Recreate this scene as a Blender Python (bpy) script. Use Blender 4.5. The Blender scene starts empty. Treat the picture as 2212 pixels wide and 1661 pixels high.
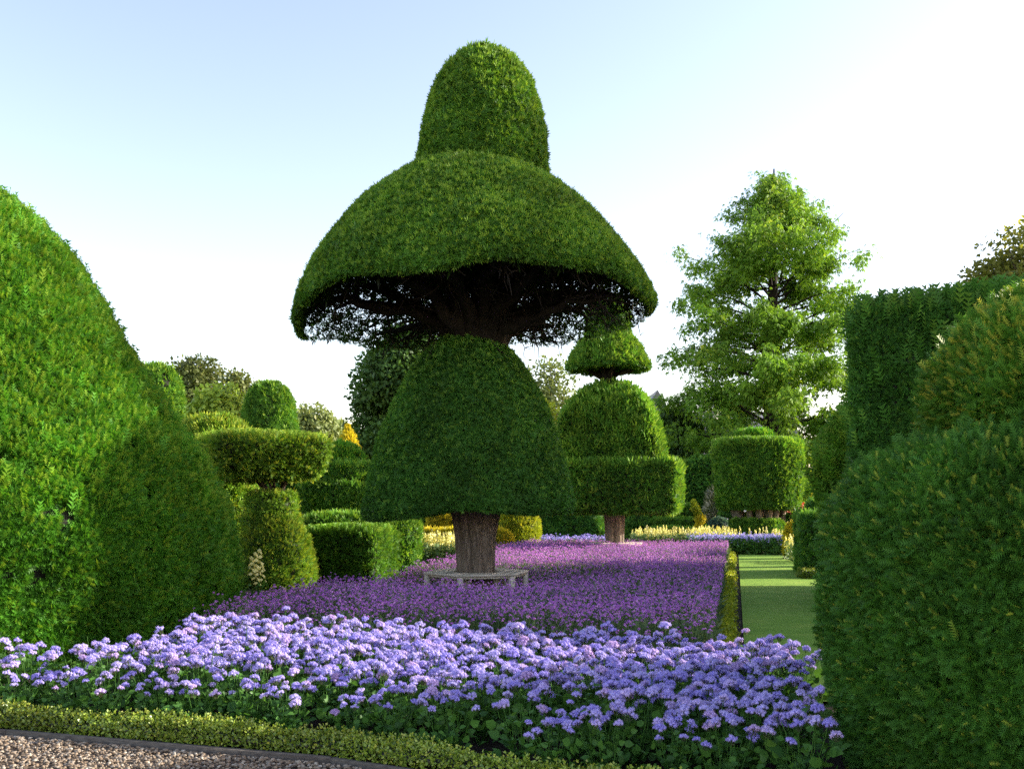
import bpy, math
import numpy as np
from mathutils import Vector

SC = bpy.context.scene
COL = SC.collection
R = math.radians

# ------------------------------------------------------------------ camera, sky, sun
F, HX, HY, EYE = 2000.0, 1106.0, 1088.0, 1.65      # focal length and principal point on a 2212 px wide picture, eye height
cam = bpy.data.cameras.new("camera")
cam_ob = bpy.data.objects.new("camera", cam)
COL.objects.link(cam_ob)
cam_ob.location = (0, 0, EYE)
cam_ob.rotation_euler = (R(90), 0, 0)
cam.sensor_fit = 'HORIZONTAL'
cam.sensor_width = 36.0
cam.lens = 36.0 * F / 2212.0
cam.shift_y = (HY - 830.5) / 2212.0
cam.clip_start = 0.1
cam.clip_end = 2000
SC.camera = cam_ob

SUN_EL, SUN_AZ = R(21), R(10)                        # azimuth from +X towards +Y
s_dir = Vector((math.cos(SUN_EL) * math.cos(SUN_AZ), math.cos(SUN_EL) * math.sin(SUN_AZ), math.sin(SUN_EL)))
world = bpy.data.worlds.new("World")
SC.world = world
world.use_nodes = True
wn = world.node_tree
wn.nodes.clear()
sky = wn.nodes.new('ShaderNodeTexSky')
sky.sky_type = 'NISHITA'
sky.sun_disc = False
sky.sun_elevation = SUN_EL
sky.sun_rotation = R(90) - SUN_AZ
sky.air_density = 1.0
sky.dust_density = 0.8
sky.ozone_density = 1.0
bg = wn.nodes.new('ShaderNodeBackground')
bg.inputs['Strength'].default_value = 0.15
wo = wn.nodes.new('ShaderNodeOutputWorld')
tint = wn.nodes.new('ShaderNodeVectorMath')
tint.operation = 'MULTIPLY'
tint.inputs[1].default_value = (1.20, .985, .90)
wn.links.new(sky.outputs[0], tint.inputs[0])
wn.links.new(tint.outputs[0], bg.inputs['Color'])
wn.links.new(bg.outputs[0], wo.inputs['Surface'])
sun = bpy.data.lights.new("sun", 'SUN')
sun.energy = 3.9
sun.angle = R(0.6)
sun.color = (1.0, 0.93, 0.80)
sun_ob = bpy.data.objects.new("sun", sun)
COL.objects.link(sun_ob)
sun_ob.rotation_euler = s_dir.to_track_quat('Z', 'Y').to_euler()
sun_ob.location = (30, 0, 30)
SC.view_settings.view_transform = 'Standard'
SC.view_settings.look = 'None'
SC.view_settings.exposure = 1.58
SC.view_settings.gamma = 1
SC.render.engine = 'CYCLES'
SC.cycles.max_bounces = 6
SC.cycles.diffuse_bounces = 4
SC.cycles.transmission_bounces = 3
SC.cycles.use_denoising = False

# ------------------------------------------------------------------ helpers
rng = np.random.default_rng(7)


def X(px, Y):
    return (px - HX) * Y / F


def Z(py, Y):
    return EYE + (HY - py) * Y / F


def unit(a):
    return a / np.maximum(np.linalg.norm(a, axis=-1, keepdims=True), 1e-9)


def rand_unit(n):
    return unit(rng.normal(size=(n, 3)))


class Waves:
    """smooth noise: a sum of random sines"""
    def __init__(self, freq, n=10, seed=0):
        g = np.random.default_rng(seed)
        self.k = unit(g.normal(size=(n, 3))) * freq * g.uniform(.5, 1.6, (n, 1))
        self.p = g.uniform(0, 6.28, n)
        self.n = n

    def __call__(self, P):
        return np.sin(P @ self.k.T + self.p).sum(1) / math.sqrt(self.n)


class MB:
    """mesh builder: arrays of vertices, faces of 3 or 4 corners, a value 'rnd' per vertex, a material slot per face"""
    def __init__(self):
        self.V, self.F, self.A, self.M = [], [], [], []
        self.n = 0

    def add(self, V, Fc, a=0.5, m=0):
        V = np.asarray(V, float).reshape(-1, 3)
        Fc = np.asarray(Fc, int)
        self.V.append(V)
        self.F.append(Fc + self.n)
        self.A.append(np.broadcast_to(np.asarray(a, float), (len(V),)))
        self.M.append(np.full(len(Fc), m, int))
        self.n += len(V)
        return self

    def build(self, name, mats, parent=None, smooth=False):
        me = bpy.data.meshes.new(name)
        V = np.concatenate(self.V)
        if parent is not None:
            V = V - np.array(parent.location)
        me.vertices.add(len(V))
        me.vertices.foreach_set('co', V.astype(np.float32).ravel())
        li = np.concatenate([f.ravel() for f in self.F])
        tot = np.concatenate([np.full(len(f), f.shape[1]) for f in self.F])
        st = np.concatenate([[0], np.cumsum(tot)[:-1]])
        me.loops.add(len(li))
        me.loops.foreach_set('vertex_index', li.astype(np.int32))
        me.polygons.add(len(tot))
        me.polygons.foreach_set('loop_start', st.astype(np.int32))
        me.polygons.foreach_set('material_index', np.concatenate(self.M).astype(np.int32))
        if smooth:
            me.polygons.foreach_set('use_smooth', np.ones(len(tot), bool))
        at = me.attributes.new('rnd', 'FLOAT', 'POINT')
        at.data.foreach_set('value', np.concatenate(self.A).astype(np.float32))
        for m in (mats if isinstance(mats, (list, tuple)) else [mats]):
            me.materials.append(m)
        me.update(calc_edges=True)
        ob = bpy.data.objects.new(name, me)
        COL.objects.link(ob)
        if parent is not None:
            ob.parent = parent
        return ob


def tag(o, label=None, cat=None, group=None, kind=None):
    if label:
        o['label'] = label
    if cat:
        o['category'] = cat
    if group:
        o['group'] = group
    if kind:
        o['kind'] = kind
    return o


def thing(name, label, cat, loc=(0, 0, 0), group=None):
    o = bpy.data.objects.new(name, None)
    o.location = loc
    o.empty_display_size = 0.2
    COL.objects.link(o)
    return tag(o, label, cat, group)


# ---- hulls
def lathe(profile, cx, cy, seg=96, p=2.0, sx=1.0, sy=1.0, rot=0.0, amp=0.03, freq=3.0, seed=0, sub=6, warp=None, arc=None):
    """closed clipped shape: profile = (radius, height) rows from the top down; p > 2 squares the plan"""
    pr = np.array(profile, float)
    rows = []
    for a, b in zip(pr[:-1], pr[1:]):
        k = max(1, int(np.hypot(*(b - a)) * sub))
        for t in np.arange(k) / k:
            rows.append(a + (b - a) * t)
    rows.append(pr[-1])
    rows = np.array(rows)
    th = np.linspace(0, 2 * np.pi, seg, endpoint=False)
    c, s = np.cos(th), np.sin(th)
    rad = 1.0 / (np.abs(c) ** p + np.abs(s) ** p) ** (1 / p)
    x = rows[:, :1] * (rad * c * sx)[None]
    y = rows[:, :1] * (rad * s * sy)[None]
    z = np.repeat(rows[:, 1:2], seg, 1)
    xr = x * math.cos(rot) - y * math.sin(rot) + cx
    yr = x * math.sin(rot) + y * math.cos(rot) + cy
    V = np.stack([xr, yr, z], -1).reshape(-1, 3)
    nr = len(rows)
    i = np.arange(nr - 1)[:, None] * seg
    j = np.arange(seg)[None]
    j2 = (j + 1) % seg
    Fq = np.stack([i + j, i + seg + j, i + seg + j2, i + j2], -1).reshape(-1, 4)
    if amp:
        w, w2 = Waves(freq, 12, seed), Waves(freq * 3.1, 12, seed + 1)
        d = V - np.array([cx, cy, rows[:, 1].mean()])
        V = V + unit(d) * ((w(V) + .45 * w2(V)) * amp)[:, None]
    if warp:
        V = warp(V)
    return V, Fq


def sample(V, Fq, n, weight=None):
    a, b, c, d = (V[Fq[:, k]] for k in range(4))
    nn = np.cross(c - a, d - b)
    ar = np.linalg.norm(nn, axis=1) * .5
    N = unit(nn)
    ctr = (a + b + c + d) / 4
    w = ar.copy()
    if weight is not None:
        w = w * weight(ctr, N)
    ix = rng.choice(len(Fq), n, p=w / w.sum())
    u, v = rng.random((n, 1)), rng.random((n, 1))
    P = (a[ix] * (1 - u) + b[ix] * u) * (1 - v) + (d[ix] * (1 - u) + c[ix] * u) * v
    return P, N[ix]


def area(V, Fq):
    a, b, c, d = (V[Fq[:, k]] for k in range(4))
    return (np.linalg.norm(np.cross(c - a, d - b), axis=1) * .5).sum()


# ---- leaf templates (x along the sprig, y across, z out of its plane)
def t_needles(pairs, ln=.34, w=.05):
    V, Fc = [], []
    V += [(0, -.018, 0), (1, 0, 0), (0, .018, 0)]
    Fc.append((0, 1, 2))
    for i in range(pairs):
        t = .12 + .88 * i / pairs
        L = ln * (1 - .45 * t)
        for sgn in (-1, 1):
            k = len(V)
            V += [(t - w, 0, 0), (t + L * .62, sgn * L * .78, .05), (t + w, 0, .02)]
            Fc.append((k, k + 1, k + 2) if sgn > 0 else (k + 2, k + 1, k))
    return np.array(V, float), np.array(Fc)


def t_fan(k, spread, w, z=.12):
    V, Fc = [], []
    for i in range(k):
        a = (i / (k - 1) - .5) * spread if k > 1 else 0
        L = 1 - .35 * abs(a) / (spread / 2 + 1e-6) if k > 1 else 1
        d = np.array([math.cos(a), math.sin(a)]) * L
        q = np.array([-math.sin(a), math.cos(a)]) * w
        n0 = len(V)
        zz = z * (1 if i % 2 else -1)
        V += [(0, 0, 0), (d[0] * .5 - q[0], d[1] * .5 - q[1], zz * .6), (d[0], d[1], zz), (d[0] * .5 + q[0], d[1] * .5 + q[1], zz * .6)]
        Fc.append((n0, n0 + 1, n0 + 2, n0 + 3))
    return np.array(V, float), np.array(Fc)


T_NEAR = t_needles(7)
T_MID = t_needles(4, .42, .085)
T_SPRAY = t_fan(4, 1.9, .11)
T_LEAF = t_fan(1, 0, .3, .0)
T_BLADE = t_fan(1, 0, .07, .0)
T_TUFT = t_fan(3, 1.2, .09)


def sprigs(mb, P, N, T, size, out=.6, up=.15, spread=.8, flat=.7, rnd=(.15, .85), m=0, jit=.35, tone=None):
    n = len(P)
    if not n:
        return
    A = unit(N * out + np.array([0, 0, up]) + rand_unit(n) * spread)
    C0 = N * flat + rand_unit(n) * (1 - flat) + np.array([0, 0, .15])
    B = unit(np.cross(C0, A))
    C = np.cross(A, B)
    s = size * (1 + jit * rng.uniform(-1, 1, (n, 1, 1)))
    tv, tf = T
    V = P[:, None] + s * (tv[None, :, :1] * A[:, None] + tv[None, :, 1:2] * B[:, None] + tv[None, :, 2:] * C[:, None])
    k = len(tv)
    Fc = (tf[None] + (np.arange(n) * k)[:, None, None]).reshape(-1, tf.shape[1])
    a = rng.uniform(rnd[0], rnd[1], n)
    if tone is not None:
        a = np.clip(a * .5 + tone * .5, .1, 1)
    mb.add(V.reshape(-1, 3), Fc, np.repeat(a, k), m)


def clipped(mb, V, Fq, dens, T, size, shoots=40, shoot_len=.16, tips=.06, depth=.05, weight=None, core=True, seed=0, tip_weight=None, out=.6, shoot_up=1.0, hole=-1.6, cf=None, tip_scale=1.1, shoot_rnd=(.6, 1.0)):
    """a clipped surface: dark inner core, a coat of sprigs and stray young shoots"""
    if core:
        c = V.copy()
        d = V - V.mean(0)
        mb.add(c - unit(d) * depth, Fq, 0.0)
    ar = area(V, Fq)
    n = int(ar * dens)
    P, N = sample(V, Fq, n, weight)
    clump = Waves(cf or 2.7 / size, 16, seed + 5)(P) * .8 + Waves(7.0, 10, seed + 6)(P) * .45
    P = P - N * (rng.uniform(0, 1, (n, 1)) * depth * .9) + N * (clump[:, None] * size * .24)
    tip = rng.random(n) < tips * (1 + 1.2 * (N[:, 2] > .25))
    keep = clump > hole
    a, b = keep & ~tip, keep & tip
    sprigs(mb, P[a], N[a], T, size, out=out)
    sprigs(mb, P[b] + N[b] * size * .3, N[b], T, size * tip_scale, out=.9, up=.4, spread=.5, rnd=(.88, 1.0))
    if shoots:
        ns = int(ar * shoots)
        P, N = sample(V, Fq, ns, tip_weight or (lambda c, n: .15 + np.clip(n[:, 2] + .15, 0, 1)))
        sprigs(mb, P, N, T, shoot_len, out=.5, up=shoot_up, spread=.35, flat=.3, rnd=shoot_rnd, jit=.6)


def tube(mb, pts, radii, seg=7, a=.5, m=0, wob=0.0, cap=True):
    pts = np.asarray(pts, float)
    radii = np.asarray(radii, float)
    T = unit(np.gradient(pts, axis=0))
    ref = np.where(np.abs(T[:, 2:3]) > .9, np.array([[1., 0, 0]]), np.array([[0, 0, 1.]]))
    U = unit(np.cross(ref, T))
    W = np.cross(T, U)
    th = np.linspace(0, 2 * np.pi, seg, endpoint=False)
    r = radii[:, None, None] * (1 + wob * rng.normal(size=(len(pts), seg, 1)))
    V = pts[:, None] + r * (np.cos(th)[None, :, None] * U[:, None] + np.sin(th)[None, :, None] * W[:, None])
    i = np.arange(len(pts) - 1)[:, None] * seg
    j = np.arange(seg)[None]
    j2 = (j + 1) % seg
    Fq = np.stack([i + j, i + j2, i + seg + j2, i + seg + j], -1).reshape(-1, 4)
    mb.add(V.reshape(-1, 3), Fq, a, m)


def curve_pts(a, b, sag=0.0, n=6, wig=0.0):
    a, b = np.array(a, float), np.array(b, float)
    t = np.linspace(0, 1, n)[:, None]
    p = a + (b - a) * t
    p[:, 2] += sag * np.sin(t[:, 0] * np.pi)
    if wig:
        p[1:-1] += rng.normal(size=(n - 2, 3)) * wig
    return p


def box(mb, c, size, rot=0.0, a=.5, m=0, tilt=None, bev=0.0):
    x, y, z = (np.array(size) / 2)
    b = min(bev, x * .9, y * .9, z * .9) if bev else 0
    if b:
        V = []
        for sz in (-1, 1):
            for (dx, dy, dz) in ((b, 0, b), (0, 0, 0)):
                pass
        ring = lambda e, zz: [(-x + e, -y + e, zz), (x - e, -y + e, zz), (x - e, y - e, zz), (-x + e, y - e, zz)]
        V = np.array(ring(b, -z) + ring(0, -z + b) + ring(0, z - b) + ring(b, z), float)
        Fq = [(3, 2, 1, 0), (12, 13, 14, 15)]
        for k in range(3):
            for i in range(4):
                Fq.append((4 * k + i, 4 * k + (i + 1) % 4, 4 * k + 4 + (i + 1) % 4, 4 * k + 4 + i))
    else:
        V = np.array([(-x, -y, -z), (x, -y, -z), (x, y, -z), (-x, y, -z), (-x, -y, z), (x, -y, z), (x, y, z), (-x, y, z)], float)
        Fq = [(3, 2, 1, 0), (4, 5, 6, 7), (0, 1, 5, 4), (1, 2, 6, 5), (2, 3, 7, 6), (3, 0, 4, 7)]
    cr, sr = math.cos(rot), math.sin(rot)
    V = np.stack([V[:, 0] * cr - V[:, 1] * sr, V[:, 0] * sr + V[:, 1] * cr, V[:, 2]], -1) + np.array(c)
    mb.add(V, np.array(Fq), a, m)


def poly_mesh(mb, pts, z, a=.5, m=0):
    """flat polygon of 4 corners as a fine grid"""
    p = np.array(pts, float)
    n = 40
    u = np.linspace(0, 1, n)
    U, W = np.meshgrid(u, u)
    q = (p[0][None, None] * ((1 - U) * (1 - W))[..., None] + p[1] * (U * (1 - W))[..., None] + p[2] * (U * W)[..., None] + p[3] * ((1 - U) * W)[..., None])
    V = np.concatenate([q.reshape(-1, 2), np.full((n * n, 1), z)], 1)
    i = np.arange(n - 1)[:, None] * n
    j = np.arange(n - 1)[None]
    mb.add(V, np.stack([i + j, i + j + 1, i + n + j + 1, i + n + j], -1).reshape(-1, 4), a, m)


# ------------------------------------------------------------------ materials
def nodes(name):
    m = bpy.data.materials.new(name)
    m.use_nodes = True
    t = m.node_tree
    t.nodes.clear()
    out = t.nodes.new('ShaderNodeOutputMaterial')
    return m, t, out


def ramp(t, stops):
    r = t.nodes.new('ShaderNodeValToRGB')
    e = r.color_ramp.elements
    e[0].position, e[0].color = stops[0][0], (*stops[0][1], 1)
    e[1].position, e[1].color = stops[-1][0], (*stops[-1][1], 1)
    for p, c in stops[1:-1]:
        k = e.new(p)
        k.color = (*c, 1)
    return r


def leaf_mat(name, core, dark, mid, tip, trans=.3, rough=.5, spec=.2, var=.3, nscale=1.2):
    m, t, out = nodes(name)
    at = t.nodes.new('ShaderNodeAttribute')
    at.attribute_name = 'rnd'
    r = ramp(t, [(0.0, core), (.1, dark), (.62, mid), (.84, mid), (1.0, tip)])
    t.links.new(at.outputs['Fac'], r.inputs[0])
    co = t.nodes.new('ShaderNodeTexCoord')
    nz = t.nodes.new('ShaderNodeTexNoise')
    nz.inputs['Scale'].default_value = nscale
    nz.inputs['Detail'].default_value = 3
    t.links.new(co.outputs['Object'], nz.inputs['Vector'])
    mr = t.nodes.new('ShaderNodeMapRange')
    mr.inputs['From Min'].default_value = .3
    mr.inputs['From Max'].default_value = .7
    mr.inputs['To Min'].default_value = 1 - var
    mr.inputs['To Max'].default_value = 1 + var
    t.links.new(nz.outputs['Fac'], mr.inputs['Value'])
    mul = t.nodes.new('ShaderNodeVectorMath')
    mul.operation = 'SCALE'
    t.links.new(r.outputs[0], mul.inputs[0])
    t.links.new(mr.outputs[0], mul.inputs['Scale'])
    b = t.nodes.new('ShaderNodeBsdfPrincipled')
    b.inputs['Roughness'].default_value = rough
    b.inputs['Specular IOR Level'].default_value = spec
    t.links.new(mul.outputs[0], b.inputs['Base Color'])
    if trans:
        tr = t.nodes.new('ShaderNodeBsdfTranslucent')
        tc = t.nodes.new('ShaderNodeVectorMath')
        tc.operation = 'MULTIPLY'
        tc.inputs[1].default_value = (1.25, 1.2, .6)
        t.links.new(mul.outputs[0], tc.inputs[0])
        t.links.new(tc.outputs[0], tr.inputs['Color'])
        mx = t.nodes.new('ShaderNodeMixShader')
        mx.inputs[0].default_value = trans
        t.links.new(b.outputs[0], mx.inputs[1])
        t.links.new(tr.outputs[0], mx.inputs[2])
        t.links.new(mx.outputs[0], out.inputs[0])
    else:
        t.links.new(b.outputs[0], out.inputs[0])
    return m


def surf_mat(name, stops, scale=4.0, stretch=(1, 1, 1), rough=.85, bump=.3, bscale=None, detail=6, dist=.02, coord='Object'):
    m, t, out = nodes(name)
    co = t.nodes.new('ShaderNodeTexCoord')
    mp = t.nodes.new('ShaderNodeMapping')
    mp.inputs['Scale'].default_value = stretch
    t.links.new(co.outputs[coord], mp.inputs[0])
    nz = t.nodes.new('ShaderNodeTexNoise')
    nz.inputs['Scale'].default_value = scale
    nz.inputs['Detail'].default_value = detail
    nz.inputs['Roughness'].default_value = .65
    t.links.new(mp.outputs[0], nz.inputs['Vector'])
    r = ramp(t, stops)
    t.links.new(nz.outputs['Fac'], r.inputs[0])
    b = t.nodes.new('ShaderNodeBsdfPrincipled')
    b.inputs['Roughness'].default_value = rough
    b.inputs['Specular IOR Level'].default_value = .25
    t.links.new(r.outputs[0], b.inputs['Base Color'])
    if bump:
        bp = t.nodes.new('ShaderNodeBump')
        bp.inputs['Strength'].default_value = bump
        bp.inputs['Distance'].default_value = dist
        if bscale:
            n2 = t.nodes.new('ShaderNodeTexNoise')
            n2.inputs['Scale'].default_value = bscale
            n2.inputs['Detail'].default_value = 5
            t.links.new(mp.outputs[0], n2.inputs['Vector'])
            t.links.new(n2.outputs['Fac'], bp.inputs['Height'])
        else:
            t.links.new(nz.outputs['Fac'], bp.inputs['Height'])
        t.links.new(bp.outputs[0], b.inputs['Normal'])
    t.links.new(b.outputs[0], out.inputs[0])
    return m


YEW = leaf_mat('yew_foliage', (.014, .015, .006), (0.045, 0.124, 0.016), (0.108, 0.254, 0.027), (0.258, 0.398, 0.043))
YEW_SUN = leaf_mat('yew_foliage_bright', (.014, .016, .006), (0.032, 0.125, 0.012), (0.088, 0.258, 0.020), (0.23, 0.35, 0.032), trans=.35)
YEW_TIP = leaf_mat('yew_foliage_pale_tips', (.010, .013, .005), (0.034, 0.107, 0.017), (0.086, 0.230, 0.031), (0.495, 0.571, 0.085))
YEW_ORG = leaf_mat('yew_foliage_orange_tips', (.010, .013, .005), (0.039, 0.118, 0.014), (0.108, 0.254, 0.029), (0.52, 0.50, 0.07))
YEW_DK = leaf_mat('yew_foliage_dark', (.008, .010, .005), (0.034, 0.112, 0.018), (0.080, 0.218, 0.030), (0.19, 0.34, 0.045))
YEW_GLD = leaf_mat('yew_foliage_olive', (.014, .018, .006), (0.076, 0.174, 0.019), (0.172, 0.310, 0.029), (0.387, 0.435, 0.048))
GOLD = leaf_mat('golden_foliage', (.03, .025, .005), (.40, .36, .025), (.62, .54, .035), (.75, .60, .05), trans=.35)
GOLDGREEN = leaf_mat('gold_green_foliage', (.03, .03, .006), (.22, .29, .02), (.38, .44, .03), (.55, .52, .05))
BOX = leaf_mat('box_foliage', (.012, .014, .006), (.085, .15, .02), (.25, .34, .045), (.44, .44, .07), rough=.3, spec=.5, trans=.25)
OAK = leaf_mat('oak_foliage', (.02, .02, .01), (.055, .085, .022), (.12, .15, .04), (.20, .18, .05), nscale=.3)
OAK_LIT = leaf_mat('oak_foliage_olive_sunlit', (.03, .025, .01), (.11, .13, .03), (.25, .26, .06), (.38, .32, .08), trans=.45, nscale=.3)  # lightened copy of the oak leaves, sunlight put into the olive colour
LIME = leaf_mat('lime_foliage', (.02, .02, .01), (.035, .085, .02), (.075, .15, .03), (.16, .22, .04), nscale=.4)
BRIGHT = leaf_mat('bright_laurel_foliage', (.02, .02, .01), (.16, .28, .03), (.34, .46, .06), (.52, .58, .12), nscale=.6)
PALE = leaf_mat('pale_foliage', (.03, .03, .015), (.11, .15, .05), (.20, .25, .08), (.30, .30, .10), nscale=.3)
REDWOOD = leaf_mat('redwood_foliage', (.02, .02, .01), (.080, .175, .024), (.20, .36, .035), (.48, .56, .06), trans=.42, nscale=.45)
AGL = leaf_mat('ageratum_leaf', (.012, .02, .008), (.035, .105, .022), (.09, .215, .04), (.18, .30, .05), rough=.42, nscale=3)
AGF = leaf_mat('ageratum_flower', (.10, .12, .06), (.34, .29, .78), (.54, .47, .92), (.70, .62, .95), trans=.2, rough=.8, spec=.1, var=.12, nscale=4)
VBL = leaf_mat('verbena_leaf', (.012, .018, .010), (.05, .105, .04), (.14, .21, .09), (.26, .29, .15), nscale=1.5)
VBF = leaf_mat('verbena_flower', (.08, .02, .14), (.40, .12, .58), (.58, .21, .72), (.74, .40, .82), trans=.25, rough=.8, spec=.1, var=.25, nscale=.8)
SNAP = leaf_mat('snapdragon_flower', (.2, .2, .04), (.62, .58, .16), (.82, .76, .30), (.88, .84, .50), trans=.2, rough=.7)
SNAPL = leaf_mat('snapdragon_leaf', (.03, .05, .02), (.08, .15, .05), (.20, .30, .12), (.42, .48, .20))
REDF = leaf_mat('red_flower', (.05, .01, .01), (.35, .03, .03), (.55, .05, .05), (.6, .15, .12))
BARK = surf_mat('yew_bark', [(.25, (.070, .054, .042)), (.5, (.23, .18, .14)), (.75, (.44, .37, .30))], 5, (5, 5, .55), .9, .9, None, 8, .05)
DBARK = surf_mat('dark_bark', [(.3, (.010, .008, .006)), (.6, (.024, .018, .014)), (.8, (.045, .034, .026))], 6, (3, 3, 1), .9, .5)
GBARK = surf_mat('grey_bark', [(.3, (.04, .03, .022)), (.7, (.12, .09, .07))], 6, (3, 3, .6), .9, .5)
WOOD = surf_mat('weathered_wood', [(.3, (.52, .45, .36)), (.55, (.68, .60, .49)), (.8, (.80, .72, .61))], 9, (1, 1, 6), .85, .25)
TIMBER = surf_mat('old_timber', [(.3, (.06, .05, .045)), (.6, (.14, .12, .10)), (.8, (.22, .19, .16))], 7, (1.5, 6, 8), .9, .5)
SOIL = surf_mat('soil', [(.3, (.014, .010, .007)), (.7, (.05, .036, .026))], 9, (1, 1, 1), .95, .8, 40, 8, .03)
GRASSY = surf_mat('rough_ground', [(.3, (.03, .05, .015)), (.7, (.07, .10, .03))], 1.5, (1, 1, 1), .95, .5)
LAWN = surf_mat('lawn_turf', [(.25, (.115, .225, .020)), (.5, (.185, .32, .032)), (.75, (.29, .375, .058))], 1.1, (1, 2.2, 1), .9, .5, 160, 10, .01)
GRAVELM = surf_mat('gravel_bed', [(.3, (.06, .045, .03)), (.5, (.14, .105, .08)), (.75, (.22, .18, .14))], 55, (1, 1, 1), .9, .9, None, 8, .02)
STONE = surf_mat('house_stone', [(.3, (.15, .14, .135)), (.7, (.27, .26, .25))], 1.2, (1, 1, 1), .9, .3)
SLATE = surf_mat('roof_slate', [(.3, (.14, .14, .15)), (.7, (.26, .26, .27))], 2.2, (1, 1, 3), .7, .3)
RENDER = surf_mat('chimney_render', [(.3, (.52, .47, .40)), (.7, (.66, .62, .55))], 2.0, (1, 1, 1), .9, .2)
TERRA = surf_mat('terracotta', [(.3, (.36, .15, .08)), (.7, (.46, .22, .12))], 4, (1, 1, 1), .8, .2)
GLASS = surf_mat('window_glass', [(.4, (.03, .035, .04)), (.6, (.05, .06, .07))], 2, (1, 1, 1), .1, 0)
WHITE = surf_mat('white_paint', [(.3, (.70, .70, .68)), (.7, (.80, .80, .78))], 6, (1, 1, 1), .5, .1)


def pebble_mat():
    m, t, out = nodes('pebbles')
    at = t.nodes.new('ShaderNodeAttribute')
    at.attribute_name = 'rnd'
    r = ramp(t, [(0, (.06, .04, .025)), (.25, (.19, .13, .08)), (.5, (.27, .20, .135)), (.72, (.18, .15, .125)), (.9, (.37, .30, .22)), (1, (.50, .44, .36))])
    t.links.new(at.outputs['Fac'], r.inputs[0])
    b = t.nodes.new('ShaderNodeBsdfPrincipled')
    b.inputs['Roughness'].default_value = .7
    t.links.new(r.outputs[0], b.inputs['Base Color'])
    t.links.new(b.outputs[0], out.inputs[0])
    return m


PEBBLE = pebble_mat()

def vary_by_object(m):
    """each flower head its own age: fresh violet, pale lilac or a little faded pink"""
    t = m.node_tree
    oi = t.nodes.new('ShaderNodeObjectInfo')
    r = ramp(t, [(0.0, (.78, .76, .95)), (.35, (.95, .92, 1.0)), (.7, (1.12, 1.14, 1.04)), (.9, (1.28, 1.18, 1.04)), (1.0, (1.05, .86, .82))])
    t.links.new(oi.outputs['Random'], r.inputs[0])
    mul = t.nodes.new('ShaderNodeVectorMath')
    mul.operation = 'MULTIPLY'
    src = [n for n in t.nodes if n.bl_idname == 'ShaderNodeVectorMath' and n.operation == 'SCALE'][0]
    outs = [l.to_socket for l in src.outputs[0].links]
    t.links.new(src.outputs[0], mul.inputs[0])
    t.links.new(r.outputs[0], mul.inputs[1])
    for o in outs:
        t.links.new(mul.outputs[0], o)


vary_by_object(AGF)

# ------------------------------------------------------------------ ground
mb = MB()
mb.add([(-600, -60, -.01), (600, -60, -.01), (600, 900, -.01), (-600, 900, -.01)], [(0, 1, 2, 3)])
tag(mb.build('ground', GRASSY), kind='structure')

SL = .29                                             # the beds lie askew to the camera


def rowY(x, y0):
    return y0 - SL * (x + 1.15)


def edgeY(x, y0):
    return rowY(x, y0) - .20 * np.maximum(0, x + 1.15)


def path_left(y):
    return 2.50 + .241 * (y - 9.94)


mb = MB()
poly_mesh(mb, [(-14, rowY(-14, 5.97)), (-1.15, 5.97), (-1.15, 62), (-16, 62)], 0.0)
poly_mesh(mb, [(-1.15, 5.97), (7, float(edgeY(7, 5.97))), (19, 62), (-1.15, 62)], 0.0)
tag(mb.build('soil', SOIL), kind='structure')
mb = MB()
poly_mesh(mb, [(-14, -8), (14, -8), (14, 2.0), (-14, rowY(-14, 5.88))], -.004)
tag(mb.build('gravel_path', GRAVELM), kind='structure')
mb = MB()
poly_mesh(mb, [(path_left(7.6), 7.6), (path_left(7.6) + 1.75, 7.6), (path_left(29.6) + 1.62, 29.2), (path_left(29.6), 29.6)], 0.03)
tag(mb.build('lawn', LAWN), kind='structure')
# gravel pebbles
t_ = (1 + 5 ** .5) / 2
icoV = unit(np.array([(-1, t_, 0), (1, t_, 0), (-1, -t_, 0), (1, -t_, 0), (0, -1, t_), (0, 1, t_), (0, -1, -t_), (0, 1, -t_), (t_, 0, -1), (t_, 0, 1), (-t_, 0, -1), (-t_, 0, 1)], float))
icoF = np.array([(0, 11, 5), (0, 5, 1), (0, 1, 7), (0, 7, 10), (0, 10, 11), (1, 5, 9), (5, 11, 4), (11, 10, 2), (10, 7, 6), (7, 1, 8), (3, 9, 4), (3, 4, 2), (3, 2, 6), (3, 6, 8), (3, 8, 9), (4, 9, 5), (2, 4, 11), (6, 2, 10), (8, 6, 7), (9, 8, 1)])


def pebbles(mb, P, size):
    n = len(P)
    s = size * rng.uniform(.45, 1.35, (n, 1, 1)) * rng.uniform(.6, 1.25, (n, 1, 3)) * np.array([1, 1, .62])
    a = rng.uniform(0, 6.28, n)
    V = icoV[None] * s * rng.uniform(.85, 1.15, (n, 12, 1))
    c, s_ = np.cos(a)[:, None], np.sin(a)[:, None]
    V = np.stack([V[..., 0] * c - V[..., 1] * s_, V[..., 0] * s_ + V[..., 1] * c, V[..., 2]], -1) + P[:, None]
    Fc = (icoF[None] + (np.arange(n) * 12)[:, None, None]).reshape(-1, 3)
    mb.add(V.reshape(-1, 3), Fc, np.repeat(rng.random(n), 12))


mb = MB()
n = 26000
x = rng.uniform(-5.5, 1.5, n)
y = edgeY(x, 5.84) - rng.random(n) ** 1.2 * 2.2
pebbles(mb, np.stack([x, y, .006 + rng.random(n) * .012], -1), .0125)
n = 900
x = rng.uniform(-5.5, 1.5, n)
pebbles(mb, np.stack([x, edgeY(x, 5.93) + rng.random(n) * .3, .006 + rng.random(n) * .006], -1), .013)
tag(mb.build('gravel', PEBBLE, smooth=True), 'buff and grey pebbles of the path along the timber edging', 'gravel', kind='stuff')

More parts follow.
